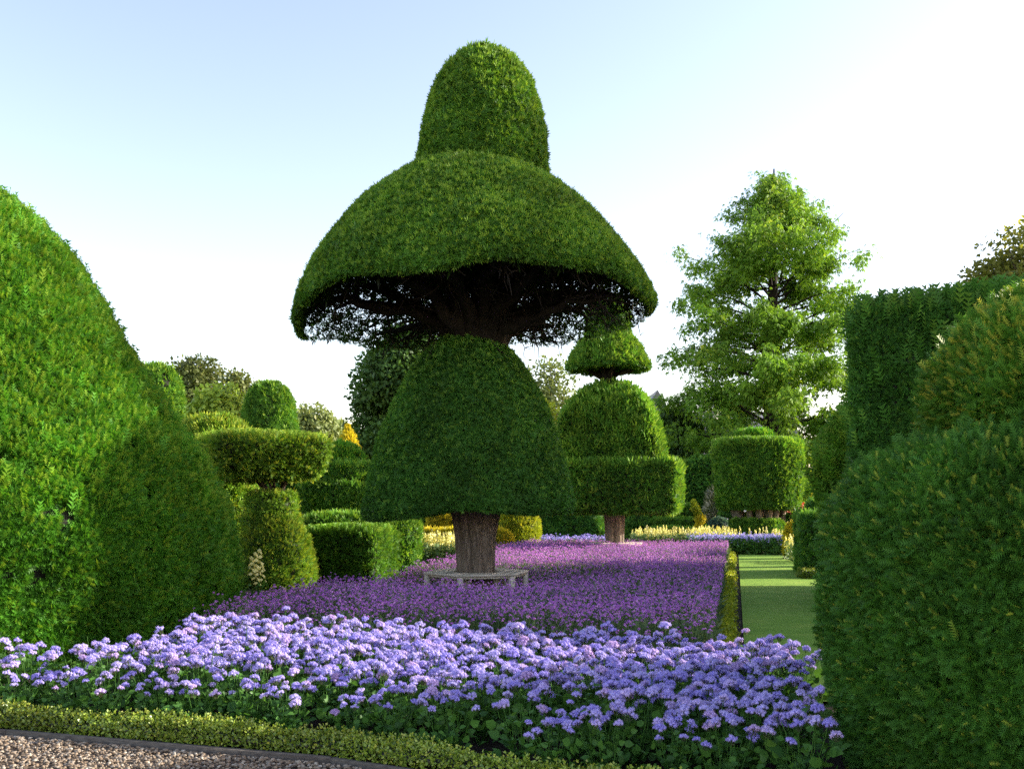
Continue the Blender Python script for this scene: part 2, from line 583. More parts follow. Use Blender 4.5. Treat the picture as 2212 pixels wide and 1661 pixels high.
# timber edging board
e = thing('timber_edging', 'long dark weathered timber board edging the gravel path', 'edging', (-1.15, 5.9, 0))
ends = [-6.0, -3.6, -1.15, .9, 2.95]
for k in range(4):
    xa, xb = ends[k], ends[k + 1]
    ya, yb = float(edgeY(xa, 5.9)), float(edgeY(xb, 5.9))
    mb = MB()
    box(mb, ((xa + xb) / 2, (ya + yb) / 2, -.025 + (.003 if k % 2 else 0)), (math.hypot(xb - xa, yb - ya) - .006, .04, .125), rot=math.atan2(yb - ya, xb - xa), bev=.006)
    mb.build('board', TIMBER, e)

# ------------------------------------------------------------------ main topiary yew (bell, dome cap, bell)
MY = 15.4
MS = MY / F
mx0 = X(1030, MY)
t = thing('topiary_yew', 'giant yew clipped as bell, broad umbrella dome and lower bell on a bare trunk', 'topiary tree', (mx0, MY, 0))


def trunk(parent, cx, cy, prof, flutes=9, depth=.10, seed=1, mat=BARK, name='trunk', seg=72, lean=0.0):
    g = np.random.default_rng(seed)
    pr = np.array(prof, float)
    z = np.linspace(pr[0, 1], pr[-1, 1], 40)
    r = np.interp(z, pr[::-1, 1] if pr[0, 1] > pr[-1, 1] else pr[:, 1], pr[::-1, 0] if pr[0, 1] > pr[-1, 1] else pr[:, 0])
    th = np.linspace(0, 2 * np.pi, seg, endpoint=False)
    ph = g.uniform(0, 6.28, 4)
    fr = np.array([flutes, flutes * 2 - 1, 3, flutes * 4 + 1])
    am = np.array([1, .5, .7, .25]) * depth
    tw = (z - z.min())[:, None] * .25
    k = sum(a * np.sin(f * (th[None] + tw * g.uniform(.2, 1)) + p) for a, f, p in zip(am, fr, ph))
    rr = r[:, None] * (1 + k)
    V = np.stack([cx + lean * (z - z.min())[:, None] + rr * np.cos(th), cy + rr * np.sin(th), np.repeat(z[:, None], seg, 1)], -1).reshape(-1, 3)
    i = np.arange(39)[:, None] * seg
    j = np.arange(seg)[None]
    j2 = (j + 1) % seg
    Fq = np.stack([i + j, i + seg + j, i + seg + j2, i + j2], -1).reshape(-1, 4)
    m = MB().add(V, Fq)
    return m.build(name, mat, parent, smooth=True)


trunk(t, mx0, MY, [(.40, 1.75), (.37, 1.5), (.31, 1.1), (.29, .6), (.31, .15), (.37, -.02)], 8, .10, 3)


def zz(py):
    return Z(py, MY)


# lower bell
cxb = X(1012, MY)


def bell_warp(V):
    V = V.copy()
    k = np.clip((zz(980) - V[:, 2]) / 1.0, 0, 1)
    V[:, 2] += k * .035 * (V[:, 0] - cxb)
    lift = np.exp(-((V[:, 0] - cxb) / .55) ** 2) * np.clip((zz(1040) - V[:, 2]) / .4, 0, 1) * .10
    V[:, 2] += lift
    return V


prof = [(.10, zz(722)), (.42, zz(738)), (.72, zz(765)), (1.02, zz(815)), (1.28, zz(880)), (1.46, zz(950)), (1.60, zz(1015)), (1.70, zz(1070)), (1.745, zz(1098)), (1.70, zz(1112)), (1.2, zz(1106)), (.3, zz(1100))]
V, Fq = lathe(prof, cxb, MY, 120, amp=.022, freq=2.2, seed=11, warp=bell_warp)
mb = MB()
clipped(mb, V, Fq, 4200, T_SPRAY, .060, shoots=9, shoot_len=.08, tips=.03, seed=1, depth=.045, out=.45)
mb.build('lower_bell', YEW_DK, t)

# dome cap: an outer shell over a hollow inside
cxd = X(1026, MY)
rim = zz(682)
tq = np.linspace(1, 0, 16)
outer = [(max(.01, 2.97 * (1 - q ** 1.28) ** .5), 4.80 + 2.48 * q) for q in tq] + [(2.96, rim - .06), (2.86, rim - .08)]
inner = [(2.70, rim - .02), (2.45, zz(610)), (2.0, zz(540)), (1.3, zz(480)), (.0, zz(440))]


def cap_warp(V):
    V = V.copy()
    low = np.clip((zz(520) - V[:, 2]) / 1.2, 0, 1)
    V[:, 2] += low * (.038 * (V[:, 0] - cxd) - .02) + low * np.clip((MY - V[:, 1]) / 3, 0, 1) * .24
    V[:, 2] -= low * np.exp(-((V[:, 0] - (cxd - 2.85)) / .3) ** 2) * .10
    th = np.arctan2(V[:, 1] - MY, V[:, 0] - cxd)
    V[:, 2] += low * .05 * (np.sin(5 * th + 1) + np.sin(9 * th + 2.3) * .7)
    return V


V, Fq = lathe(outer, cxd, MY, 140, amp=.03, freq=1.9, seed=21, warp=cap_warp)
ctr = V[Fq].mean(1)
mb = MB()
solid = (ctr[:, 2] > zz(545)) | ((ctr[:, 1] < MY + .35) & (ctr[:, 2] > zz(668)))
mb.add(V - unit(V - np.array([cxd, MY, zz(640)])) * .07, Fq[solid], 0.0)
clipped(mb, V, Fq, 4200, T_SPRAY, .060, shoots=9, shoot_len=.09, tips=.04, core=False, seed=2, depth=.06, out=.45,
        weight=lambda c, n: np.where((c[:, 1] > MY + .3) & (c[:, 2] < zz(560)), .10, 1.0))
# dead twiggy inside of the shell
Vi, Fi = lathe(inner, cxd, MY, 80, amp=.08, freq=2.5, seed=23, warp=cap_warp)
P, N = sample(Vi, Fi, 5200, lambda c, n: np.where((c[:, 1] > MY) & (c[:, 2] < zz(590)), .3, 1.0))
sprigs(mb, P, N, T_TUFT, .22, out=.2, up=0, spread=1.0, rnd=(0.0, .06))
P, N = sample(V, Fq, 4200, lambda c, n: ((c[:, 2] < zz(540)) & (c[:, 1] > MY)) + 1e-6)
ctr0 = np.array([cxd, MY, 0])
P = P - unit((P - ctr0) * np.array([1, 1, 0])) * rng.uniform(.05, .9, (len(P), 1))
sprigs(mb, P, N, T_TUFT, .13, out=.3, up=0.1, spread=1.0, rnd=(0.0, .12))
mb.build('dome_cap', YEW, t)

# limbs that carry the cap
neck = np.array([mx0 + .03, MY, zz(775)])
nl = 15
for i in range(nl):
    a = 2 * math.pi * (i + .35 * rng.random()) / nl + .2
    d = np.array([math.cos(a), math.sin(a), 0])
    mb = MB()
    rend = rng.uniform(2.35, 2.8)
    z1 = rim + rng.uniform(-.05, .35) + (.5 if i % 3 == 0 else 0)
    p0 = neck + d * .16
    p1 = p0 + d * .35 + np.array([0, 0, .45 + .25 * rng.random()])
    end = np.array([cxd, MY, 0]) + d * rend
    end[2] = z1
    pts = np.concatenate([curve_pts(p0, p1, 0, 4), curve_pts(p1, end, rng.uniform(-.05, .3), 9, .045)[1:]])
    tube(mb, pts, np.linspace(.16, .028, len(pts)), 8, wob=.08)
    for q in range(32):
        k = rng.integers(3, len(pts))
        b0 = pts[k]
        dd = unit(d * rng.uniform(.2, 1) + rng.normal(size=3) * .8 + np.array([0, 0, .35]))
        b1 = b0 + dd * rng.uniform(.3, .85)
        rr_ = math.hypot(b1[0] - cxd, b1[1] - MY)
        if rr_ > 2.75:
            b1[:2] = np.array([cxd, MY]) + (b1[:2] - np.array([cxd, MY])) * 2.75 / rr_
        rc = math.hypot(b1[0] - cxd, b1[1] - MY)
        b1[2] = min(b1[2], 4.60 + 2.6 * max(0, 1 - (rc / 2.97) ** 2) ** .833 - .35)
        tw = curve_pts(b0, b1, rng.uniform(-.05, .08), 5, .03)
        tube(mb, tw, np.linspace(.022, .005, 5), 4)
        for w in range(5):
            c0 = tw[rng.integers(1, 5)]
            c1 = c0 + unit(dd + rng.normal(size=3) * .8) * rng.uniform(.1, .35)
            rc = math.hypot(c1[0] - cxd, c1[1] - MY)
            c1[2] = min(c1[2], 4.60 + 2.6 * max(0, 1 - (min(rc, 2.9) / 2.97) ** 2) ** .833 - .12)
            if rc > 2.85:
                continue
            tube(mb, curve_pts(c0, c1, 0, 3, .015), [.009, .006, .003], 3)
    mb.build('limb', DBARK, t)
mb = MB()
for i in range(9):
    a = i * .7
    o = np.array([math.cos(a) * .2, math.sin(a) * .2, 0])
    top = np.array([cxd, MY, zz(470)]) + o * (2.2 + rng.random() * 3)
    tube(mb, curve_pts(neck + o * 1.1 - np.array([0, 0, .3]), top, 0, 7, .04), np.linspace(.17, .09, 7), 8, wob=.06)
mb.build('stem_cluster', DBARK, t)

# upper bell
cxu = X(1041, MY)
prof = [(max(.01, 1.10 * (1 - q ** 2.25) ** .45), 6.7 + 2.5 * q) for q in np.linspace(1, 0, 16)] + [(.8, 6.65), (.0, 6.65)]
V, Fq = lathe(prof, cxu, MY, 110, amp=.02, freq=3.0, seed=31)
V[:, 0] += np.clip((V[:, 2] - zz(360)) / 2.1, 0, 1) * .08
mb = MB()
clipped(mb, V, Fq, 4200, T_SPRAY, .062, shoots=12, shoot_len=.09, tips=.06, seed=3, depth=.05, out=.45)
mb.build('upper_bell', YEW, t)


# ------------------------------------------------------------------ hexagonal tree seats
def tree_seat(cx, cy, h, Rout, Rin, label, rot=R(14)):
    b = thing('tree_seat', label, 'bench', (cx, cy, 0), 'wooden seats round the topiary trunks')
    g = .012
    for k in range(6):
        a0, a1 = rot + k * R(60), rot + (k + 1) * R(60)
        d0, d1 = np.array([math.cos(a0), math.sin(a0)]), np.array([math.cos(a1), math.sin(a1)])
        for s in range(3):
            ra = Rin + (Rout - Rin) * s / 3 + g * .5
            rb = Rin + (Rout - Rin) * (s + 1) / 3 - g * .5
            q = [d0 * ra, d1 * ra, d1 * rb, d0 * rb]
            c = sum(q) / 4
            q = [c + (v - c) * np.array([.994, .994]) for v in q]
            V = [(cx + v[0], cy + v[1], h - .034) for v in q] + [(cx + v[0], cy + v[1], h + .002 * (k % 2)) for v in q]
            m = MB().add(V, np.array([(0, 1, 2, 3), (7, 6, 5, 4), (0, 4, 5, 1), (1, 5, 6, 2), (2, 6, 7, 3), (3, 7, 4, 0)]), rng.random())
            m.build('seat_plank', WOOD, b)
        m = MB()
        mid = (a0 + a1) / 2
        apo = Rout * math.cos(R(30)) - .05
        box(m, (cx + math.cos(mid) * apo, cy + math.sin(mid) * apo, h - .053), (.022, Rout * .86, .035), rot=mid)
        m.build('apron', WOOD, b)
        for rr in (Rout - .07, Rin + .06):
            m = MB()
            box(m, (cx + d0[0] * rr, cy + d0[1] * rr, (h - .036) / 2), (.085, .085, h - .036), rot=a0, bev=.006)
            m.build('leg', WOOD, b)
        m = MB()
        rm = (Rout + Rin) / 2
        box(m, (cx + d0[0] * rm, cy + d0[1] * rm, h - .075), (Rout - Rin - .18, .04, .07), rot=a0)
        m.build('bearer', WOOD, b)
    return b


tree_seat(mx0, MY, .53, .90, .42, 'grey hexagonal wooden seat round the big trunk, purple flowers in front')

# ------------------------------------------------------------------ second topiary (square tiers)
SY = 26.1
sx0 = X(1327, SY)
GR = -R(12.8)


def z2(py):
    return Z(py, SY)


t = thing('topiary_yew', 'yew clipped as umbrella, square bell and square slab above a bare brown trunk', 'topiary tree', (sx0, SY, 0))
trunk(t, sx0, SY, [(.31, 1.6), (.27, 1.2), (.245, .6), (.27, .1), (.32, -.02)], 7, .08, 8)
prof = [(.3, z2(1010)), (1.72, z2(1009)), (1.78, z2(1011)), (1.80, z2(1016)), (1.80, z2(1070)), (1.76, z2(1100)), (1.6, z2(1106)), (.2, z2(1100))]
V, Fq = lathe(prof, sx0 + .02, SY, 360, p=26, rot=GR, amp=.012, freq=2, seed=41)
mb = MB()
clipped(mb, V, Fq, 900, T_SPRAY, .105, shoots=190, shoot_len=.2, tips=.08, seed=4, shoot_rnd=(.72, 1), tip_weight=lambda c, n: .12 + 4 * np.clip(n[:, 2], 0, 1))
mb.build('slab', YEW, t)
prof = [(.05, z2(834)), (.38, z2(837)), (.72, z2(852)), (1.0, z2(876)), (1.20, z2(905)), (1.36, z2(950)), (1.50, z2(1010)), (1.2, z2(1016)), (.1, z2(1016))]
V, Fq = lathe(prof, sx0 - .10, SY, 300, p=16, rot=GR, amp=.014, freq=2, seed=43)
mb = MB()
clipped(mb, V, Fq, 1000, T_SPRAY, .11, shoots=110, shoot_len=.2, tips=.10, seed=5, shoot_rnd=(.72, 1), tip_weight=lambda c, n: .6 + np.clip(n[:, 2], 0, 1))
mb.build('square_bell', YEW, t)
cu = X(1314, SY)
prof = [(.0, z2(724)), (.62, z2(730)), (.82, z2(745)), (.98, z2(766)), (1.16, z2(793)), (1.15, z2(798)), (1.0, z2(797)), (.4, z2(792)), (.1, z2(792))]
V, Fq = lathe(prof, cu, SY, 110, amp=.02, freq=3, seed=45)
mb = MB()
clipped(mb, V, Fq, 1100, T_SPRAY, .10, shoots=60, shoot_len=.16, tips=.10, seed=6)
mb.build('umbrella_tier', YEW, t)
prof = [(.0, z2(655)), (.45, z2(660)), (.60, z2(678)), (.63, z2(735)), (.3, z2(738))]
V, Fq = lathe(prof, cu, SY, 70, amp=.02, freq=3, seed=47)
mb = MB()
clipped(mb, V, Fq, 900, T_SPRAY, .10, shoots=30, shoot_len=.16, tips=.05, seed=7)
mb.build('top_drum', YEW, t)
mb = MB()
for i in range(9):
    a = i * 2.4
    b0 = np.array([cu, SY, z2(822)])
    tube(mb, curve_pts(b0 + rng.normal(size=3) * .06, (cu + math.cos(a) * .75, SY + math.sin(a) * .75, z2(798)), .05, 5, .03), np.linspace(.07, .025, 5), 6)
tube(mb, [(cu, SY, z2(835)), (cu, SY, z2(815)), (cu, SY, z2(790))], [.24, .17, .22], 8)
mb.build('limb', DBARK, t)
tree_seat(sx0, SY, .56, .83, .36, 'pale wooden seat round the farther brown trunk, nearly sunk in purple flowers', R(10))


# ------------------------------------------------------------------ general clipped pieces
def piece(parent, name, prof, cx, cy, mat, dens=800, T=T_SPRAY, size=.1, p=2.0, sx=1, sy=1, rot=0.0, amp=.025, freq=2.2, seg=80, shoots=40, sl=.14, tips=.06, seed=0, **kw):
    V, Fq = lathe(prof, cx, cy, seg, p=p, sx=sx, sy=sy, rot=rot, amp=amp, freq=freq, seed=seed)
    mb = MB()
    clipped(mb, V, Fq, dens, T, size, shoots=shoots, shoot_len=sl, tips=tips, seed=seed, **kw)
    return mb.build(name, mat, parent)


def blockprof(z0, z1, b=.12):
    return [(.02, z1), (.88, z1 - .005), (.97, z1 - b * .35), (1.0, z1 - b), (1.0, (z0 + z1) / 2), (.98, z0 + .05), (.9, z0), (.02, z0)]


def domeprof(z0, z1, r, k=8, under=True):
    a = np.linspace(0, np.pi / 2, k)
    out = [(max(.01, r * math.sin(q)), z0 + (z1 - z0) * math.cos(q)) for q in a]
    if under:
        out += [(r * .93, z0 - .04), (.02, z0 - .04)]
    return out


# ------------------------------------------------------------------ left giant yew mound
t = thing('yew_mound', 'huge bright green yew mound filling the left edge behind the mauve flowers', 'topiary', (-7.18, 11.44, 0))
prof = [(.02, 5.62), (.7, 5.42), (1.22, 5.14), (1.69, 4.70), (2.07, 4.08), (2.4, 3.48), (2.79, 2.80), (3.22, 2.22), (3.50, 1.64), (3.64, 1.0), (3.64, .6), (3.50, .02)]
prof = [(r * (.975 if z < 2 else .99), z * 1.04 - .11) for r, z in prof]
V, Fq = lathe(prof, -7.18, 11.44, 150, amp=.06, freq=1.5, seed=51)


def facing(c, n):
    v = unit(np.array([0, 0, EYE]) - c)
    return np.where((n * v).sum(1) > -.25, 1.0, .12) * np.where(c[:, 0] < -6.6, .35, 1.0)


mb = MB()
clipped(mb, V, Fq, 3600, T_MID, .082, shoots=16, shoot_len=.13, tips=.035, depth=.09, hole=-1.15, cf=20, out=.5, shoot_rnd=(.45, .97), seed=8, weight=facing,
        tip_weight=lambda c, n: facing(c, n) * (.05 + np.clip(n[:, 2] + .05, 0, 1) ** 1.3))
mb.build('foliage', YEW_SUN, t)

# ------------------------------------------------------------------ right near yew, two tiers
RX, RY = 3.55, 5.6
t = thing('yew_tiers', 'dark yew of two rounded tiers with orange tips, filling the right foreground', 'topiary', (RX, RY, 0))


def facing_r(c, n):
    v = unit(np.array([0, 0, EYE]) - c)
    return np.where((n * v).sum(1) > -.3, 1.0, .15) * np.where(c[:, 0] > RX + .5, .5, 1.0)


prof = [(.5, 2.00), (.8, 2.06), (1.05, 2.04), (1.27, 1.97), (1.44, 1.85), (1.58, 1.64), (1.64, 1.40), (1.63, .9), (1.60, .55), (1.48, .1), (1.42, .0)]
prof = [(r * .972 - .01, z) for r, z in prof]
V, Fq = lathe(prof, RX + .02, RY, 150, amp=.028, freq=2.4, seed=61)
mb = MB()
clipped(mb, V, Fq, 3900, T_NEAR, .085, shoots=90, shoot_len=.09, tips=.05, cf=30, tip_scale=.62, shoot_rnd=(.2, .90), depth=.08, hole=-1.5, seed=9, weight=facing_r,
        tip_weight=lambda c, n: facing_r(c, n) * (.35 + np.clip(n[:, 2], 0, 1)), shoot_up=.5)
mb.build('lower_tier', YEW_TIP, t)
prof = [(.02, 2.99), (.22, 2.97), (.42, 2.90), (.62, 2.79), (.80, 2.63), (.90, 2.45), (.94, 2.27), (.91, 2.08), (.8, 1.93)]
V, Fq = lathe(prof, RX, RY, 110, amp=.025, freq=2.8, seed=63)
mb = MB()
clipped(mb, V, Fq, 3900, T_NEAR, .085, shoots=120, shoot_len=.09, tips=.13, cf=30, tip_scale=.7, shoot_rnd=(.3, 1.0), depth=.08, hole=-1.5, seed=10, weight=facing_r, shoot_up=.5,
        tip_weight=lambda c, n: facing_r(c, n) * (.2 + np.clip(n[:, 2], 0, 1)))
mb.build('upper_tier', YEW_ORG, t)

# tall dark hedge behind it
t = thing('yew_hedge', 'tall dark square-cut yew hedge with straggly shoots along its top, at right', 'hedge', (8.5, 14.1, 0))
hr = -math.atan2(.371, .928)
V, Fq = lathe([(.02, 4.42), (.9, 4.42), (.985, 4.37), (1, 4.2), (1, 2.0), (1, .1), (.9, .0)], 8.51, 14.14, 260, p=16, sx=3.05, sy=2.15, rot=hr, amp=.05, freq=1.3, seed=71, sub=10)
V[:, 2] += np.where(V[:, 2] > 3, (V[:, 0] - 5) * .04, 0)
mb = MB()
clipped(mb, V, Fq, 1700, T_MID, .085, shoots=60, shoot_len=.22, tips=.03, seed=11, depth=.08, weight=lambda c, n: np.where((c[:, 0] < 7.5), 1, .3),
        tip_weight=lambda c, n: np.where(c[:, 0] < 8, 1, .3) * (.12 + 3 * np.clip(n[:, 2], 0, 1)))
mb.build('foliage', YEW_DK, t)

V, Fq = lathe([(.02, 7.4), (.8, 7.35), (1.0, 7.1), (1.02, 5.5), (1.05, 4.2), (.9, 4.1)], 9.2, 13.4, 120, p=8, sx=1.2, sy=1.2, rot=hr, amp=.04, freq=1.6, seed=75)  # unseen block added on the hedge to cast shade on the left mound
mb = MB()
clipped(mb, V, Fq, 400, T_SPRAY, .13, shoots=20, shoot_len=.2, seed=76)
mb.build('added_shade_block', YEW_DK, t)
V, Fq = lathe(domeprof(.05, 3.35, 1.6), 7.25, 9.75, 90, amp=.04, freq=1.6, seed=77)  # unseen dome, no real hedge end, added to shade the front flowers
mb = MB()
clipped(mb, V, Fq, 400, T_SPRAY, .13, shoots=20, shoot_len=.2, seed=78)
mb.build('added_shade_dome', YEW_DK, t)

# loose yew bush between hedge and lawn
t = thing('yew_bush', 'loose feathery yew bush under the end of the tall dark hedge', 'shrub', (X(1850, 17.9), 17.9, 0))
piece(t, 'foliage', domeprof(1.9, Z(885, 17.9), .86)[:-2] + [(.8, 1.2), (.55, .5), (.4, 0)], X(1893, 17.9), 17.9, YEW, dens=900, T=T_MID, size=.16, shoots=160, sl=.3, seed=73, amp=.1, freq=3)

# ------------------------------------------------------------------ left middle: flat topped tiered yew
Yt = 18.6


def zt(py):
    return Z(py, Yt)


fx = X(590, Yt)
t = thing('tiered_yew', 'yew with overhanging flat slab on bare stems over a drum and round cushion', 'topiary', (fx, Yt, 0))
V, Fq = lathe([(.02, zt(942)), (.6, zt(946)), (.95, zt(952)), (1, zt(961)), (.97, zt(985)), (.90, zt(1015)), (.80, zt(1030)), (.3, zt(1030)), (.1, zt(1030))], X(552, Yt), Yt + .3, 300, p=20, sx=1.12, sy=1.12, rot=R(32), amp=.025, freq=3, seed=81)
mb = MB()
clipped(mb, V, Fq, 1500, T_MID, .095, shoots=120, shoot_len=.13, tips=.10, seed=12, tip_weight=lambda c, n: .1 + 3 * np.clip(n[:, 2], 0, 1))
mb.build('slab', YEW_GLD, t)
mb = MB()
for i in range(11):
    a = i * 2.4
    tube(mb, curve_pts((fx + math.cos(a) * .1 - .05, Yt + .2 + math.sin(a) * .1, zt(1075)), (fx + math.cos(a) * .38 - .1, Yt + .2 + math.sin(a) * .35, zt(1024)), 0, 4, .02), [.04, .032, .028, .022], 6)
mb.build('stem', GBARK, t)
piece(t, 'drum', [(0.024, zt(1066)), (0.432, zt(1066)), (0.492, zt(1074)), (0.492, zt(1120)), (0.360, zt(1130))], X(585, Yt), Yt + .1, YEW_GLD, 1500, T_MID, .085, seed=83, shoots=50, sl=.1)
piece(t, 'skirt_disc', [(0.024, zt(1112)), (0.504, zt(1114)), (0.600, zt(1122)), (0.576, zt(1132)), (0.360, zt(1136))], X(585, Yt), Yt + .1, YEW_GLD, 1500, T_MID, .085, seed=84, shoots=50, sl=.1)
piece(t, 'cushion', [(0.024, zt(1127)), (0.384, zt(1130)), (0.552, zt(1145)), (0.672, zt(1170)), (0.744, zt(1205)), (0.792, zt(1250)), (0.792, .1), (0.720, 0)], X(596, Yt), Yt - .1, YEW_GLD, 1900, T_MID, .085, seed=85, shoots=40, sl=.1, tips=.12)

# hedge block beside the purple bed
Yh = 20.0
t = thing('yew_hedge', 'low square-cut yew hedge block between round cushion and yellow flowers', 'hedge', (X(775, Yh), Yh, 0))
piece(t, 'foliage', blockprof(0, Z(1150, Yh - .8), .14), X(758, Yh), Yh, YEW, 1300, T_MID, .09, p=14, sx=.84, sy=.72, rot=GR, seed=87, shoots=200, sl=.13, tips=.08, shoot_rnd=(.7, 1), seg=140, tip_weight=lambda c, n: .2 + 3 * np.clip(n[:, 2], 0, 1))
t = thing('yew_hedge', 'low rounded dark yew bank behind the square hedge block', 'hedge', (X(780, 22), 22, 0))
piece(t, 'foliage', [(.02, Z(1112, 22)), (.7, Z(1116, 22)), (.95, Z(1128, 22)), (1, Z(1145, 22)), (1, 0)], X(775, 22), 22.2, YEW, 900, T_SPRAY, .1, sx=1.45, sy=1.0, p=3, seed=88)

# tiered cake yew
Yc = 25.0


def zc(py):
    return Z(py, Yc)


cxk = X(738, Yc)
t = thing('tiered_yew', 'cake shaped yew of three stacked rings with a domed top, golden cone behind', 'topiary', (cxk, Yc, 0))
piece(t, 'dome_top', [(.02, zc(958)), (.3, zc(962)), (.52, zc(975)), (.64, zc(992)), (.66, zc(1006)), (.3, zc(1010))], cxk, Yc, YEW_SUN, 1000, seed=91, shoots=60)
piece(t, 'upper_ring', [(.3, zc(1003)), (.85, zc(1003)), (.96, zc(1010)), (.97, zc(1030)), (.85, zc(1050)), (.3, zc(1052))], cxk, Yc, YEW, 1000, seed=92, shoots=60, p=2.6)
piece(t, 'middle_ring', [(.3, zc(1045)), (.9, zc(1045)), (1.0, zc(1052)), (1.0, zc(1080)), (.86, zc(1108)), (.7, zc(1112)), (.2, zc(1110))], cxk, Yc - .2, YEW, 1000, seed=93, shoots=60, p=2.6)
piece(t, 'lower_ring', [(.2, zc(1112)), (.6, zc(1112)), (1.1, zc(1122)), (1.2, zc(1140)), (1.2, 0)], cxk, Yc, YEW, 700, seed=94, shoots=40)

Yd = 33.0
t = thing('yew_dome', 'smooth tall egg shaped yew rising behind the flat slab', 'topiary', (X(582, Yd), Yd, 0))
zd = lambda py: Z(py, Yd)
piece(t, 'foliage', [(.02, zd(825)), (.35, zd(828)), (.62, zd(842)), (.80, zd(868)), (.90, zd(900)), (.98, zd(935)), (1.02, zd(1000)), (1.02, 0)], X(582, Yd), Yd, YEW, 1000, T_SPRAY, .12, seed=95, shoots=30, tips=.03)
t = thing('yew_dome', 'tall yew dome peeping out behind the right flank of the huge mound', 'topiary', (X(338, 24), 24, 0))
piece(t, 'foliage', [(.02, Z(792, 24)), (.33, Z(797, 24)), (.54, Z(820, 24)), (.64, Z(858, 24)), (.67, Z(920, 24)), (.7, 0)], X(338, 24), 24, YEW, 900, T_SPRAY, .12, seed=96)
t = thing('yew_dome', 'low olive yew hump between the huge mound and the flat slab', 'topiary', (X(465, 21), 21, 0))
piece(t, 'foliage', [(.02, Z(905, 21)), (.4, Z(909, 21)), (.68, Z(925, 21)), (.85, Z(950, 21)), (.9, Z(1020, 21)), (.9, 0)], X(465, 21), 21, YEW_GLD, 900, T_SPRAY, .12, seed=97, shoots=60)
t = thing('golden_cone', 'small bright golden cone peeping over the cake shaped yew', 'topiary', (X(752, 38), 38, 0))
piece(t, 'foliage', [(.02, Z(918, 38)), (.14, Z(930, 38)), (.30, Z(948, 38)), (.45, Z(975, 38)), (.6, 0)], X(752, 38), 38, GOLD, 1200, T_SPRAY, .12, seed=98, shoots=30)
t = thing('dark_yew', 'narrow dark green yew column in the gap left of the cake shaped yew', 'topiary', (X(648, 28), 28, 0))
piece(t, 'foliage', blockprof(0, Z(1020, 28)), X(645, 28), 28, YEW_DK, 800, T_SPRAY, .12, sx=.55, sy=.5, p=5, seed=99)

# golden shrubs behind the purple bed
t = thing('golden_yew', 'round topped yellow green bush just right of the big trunk', 'shrub', (X(1126, 31), 31, 0))
piece(t, 'foliage', [(.02, Z(1093, 31)), (.35, Z(1095, 31)), (.6, Z(1108, 31)), (.72, Z(1130, 31)), (.74, Z(1165, 31)), (.66, 0)], X(1120, 31), 31, GOLDGREEN, 1100, T_SPRAY, .1, seed=101, shoots=20)
t = thing('golden_yew', 'low bright golden cushion against the right foot of the big trunk', 'shrub', (X(1082, 27), 27, 0))
piece(t, 'foliage', [(.02, Z(1143, 27)), (.25, Z(1146, 27)), (.40, Z(1156, 27)), (.44, Z(1175, 27)), (.4, 0)], X(1078, 27), 27, GOLD, 1400, T_SPRAY, .08, seed=102, shoots=20)
t = thing('golden_yew', 'golden square bush seen left of the big trunk above yellow flowers', 'shrub', (X(960, 30), 30, 0))
piece(t, 'foliage', blockprof(0, Z(1108, 30)), X(968, 30), 30, GOLD, 900, T_SPRAY, .1, sx=.62, sy=.5, p=5, seed=103, shoots=20)
t = thing('golden_hedge', 'low golden hedge behind the pale yellow flower spikes', 'hedge', (X(950, 28), 28, 0))
piece(t, 'foliage', blockprof(0, Z(1143, 28)), X(960, 28), 28, GOLD, 900, T_SPRAY, .09, sx=.85, sy=.4, p=5, seed=104, shoots=20)
t = thing('yew_hedge', 'dark clipped hedge with a sloping shoulder left of the farther trunk', 'hedge', (X(1240, 38), 38, 0))
piece(t, 'foliage', [(.02, Z(1098, 38)), (.8, Z(1099, 38)), (.9, Z(1106, 38)), (1.0, Z(1150, 38)), (1.02, 0)], X(1235, 38), 38, YEW_DK, 700, T_SPRAY, .12, sx=1.45, sy=1.2, p=7, rot=GR * 2, seed=105, shoots=20)

# hat shaped topiary and stepped hedges under the slab
Yb = 36
t = thing('hat_topiary', 'small round dark yew clipped like a bowler hat right of the farther trunk', 'topiary', (X(1378, Yb), Yb, 0))
piece(t, 'crown', domeprof(Z(1130, Yb), Z(1105, Yb), .44), X(1378, Yb), Yb, YEW_DK, 1100, T_SPRAY, .08, seed=111, shoots=10)
piece(t, 'brim', [(.1, Z(1124, Yb)), (.5, Z(1127, Yb)), (.56, Z(1131, Yb)), (.5, Z(1137, Yb)), (.1, Z(1140, Yb))], X(1378, Yb), Yb, YEW_DK, 1100, T_SPRAY, .08, seed=112, shoots=10)
piece(t, 'base', [(.1, Z(1136, Yb)), (.4, Z(1140, Yb)), (.7, Z(1160, Yb)), (.75, 0)], X(1372, Yb), Yb, YEW, 800, T_SPRAY, .09, seed=113, shoots=10)
t = thing('stepped_yew', 'stepped yew hedges climbing behind the square slab to a golden ball', 'topiary', (X(1450, 35), 35, 0))
for k, (xa, xb, yt_) in enumerate([(1405, 1515, 1142), (1410, 1505, 1122), (1440, 1500, 1092)]):
    piece(t, 'step', blockprof(0, Z(yt_, 35 + k), .1), X((xa + xb) / 2, 35 + k), 35 + k, YEW, 800, T_SPRAY, .1, sx=(xb - xa) / 2 * .0178, sy=.5, p=5, seed=115 + k, shoots=30)
t = thing('golden_spiral', 'golden spiral topiary stacked as little balls beside the stepped yew', 'topiary', (X(1510, 34), 34, 0))
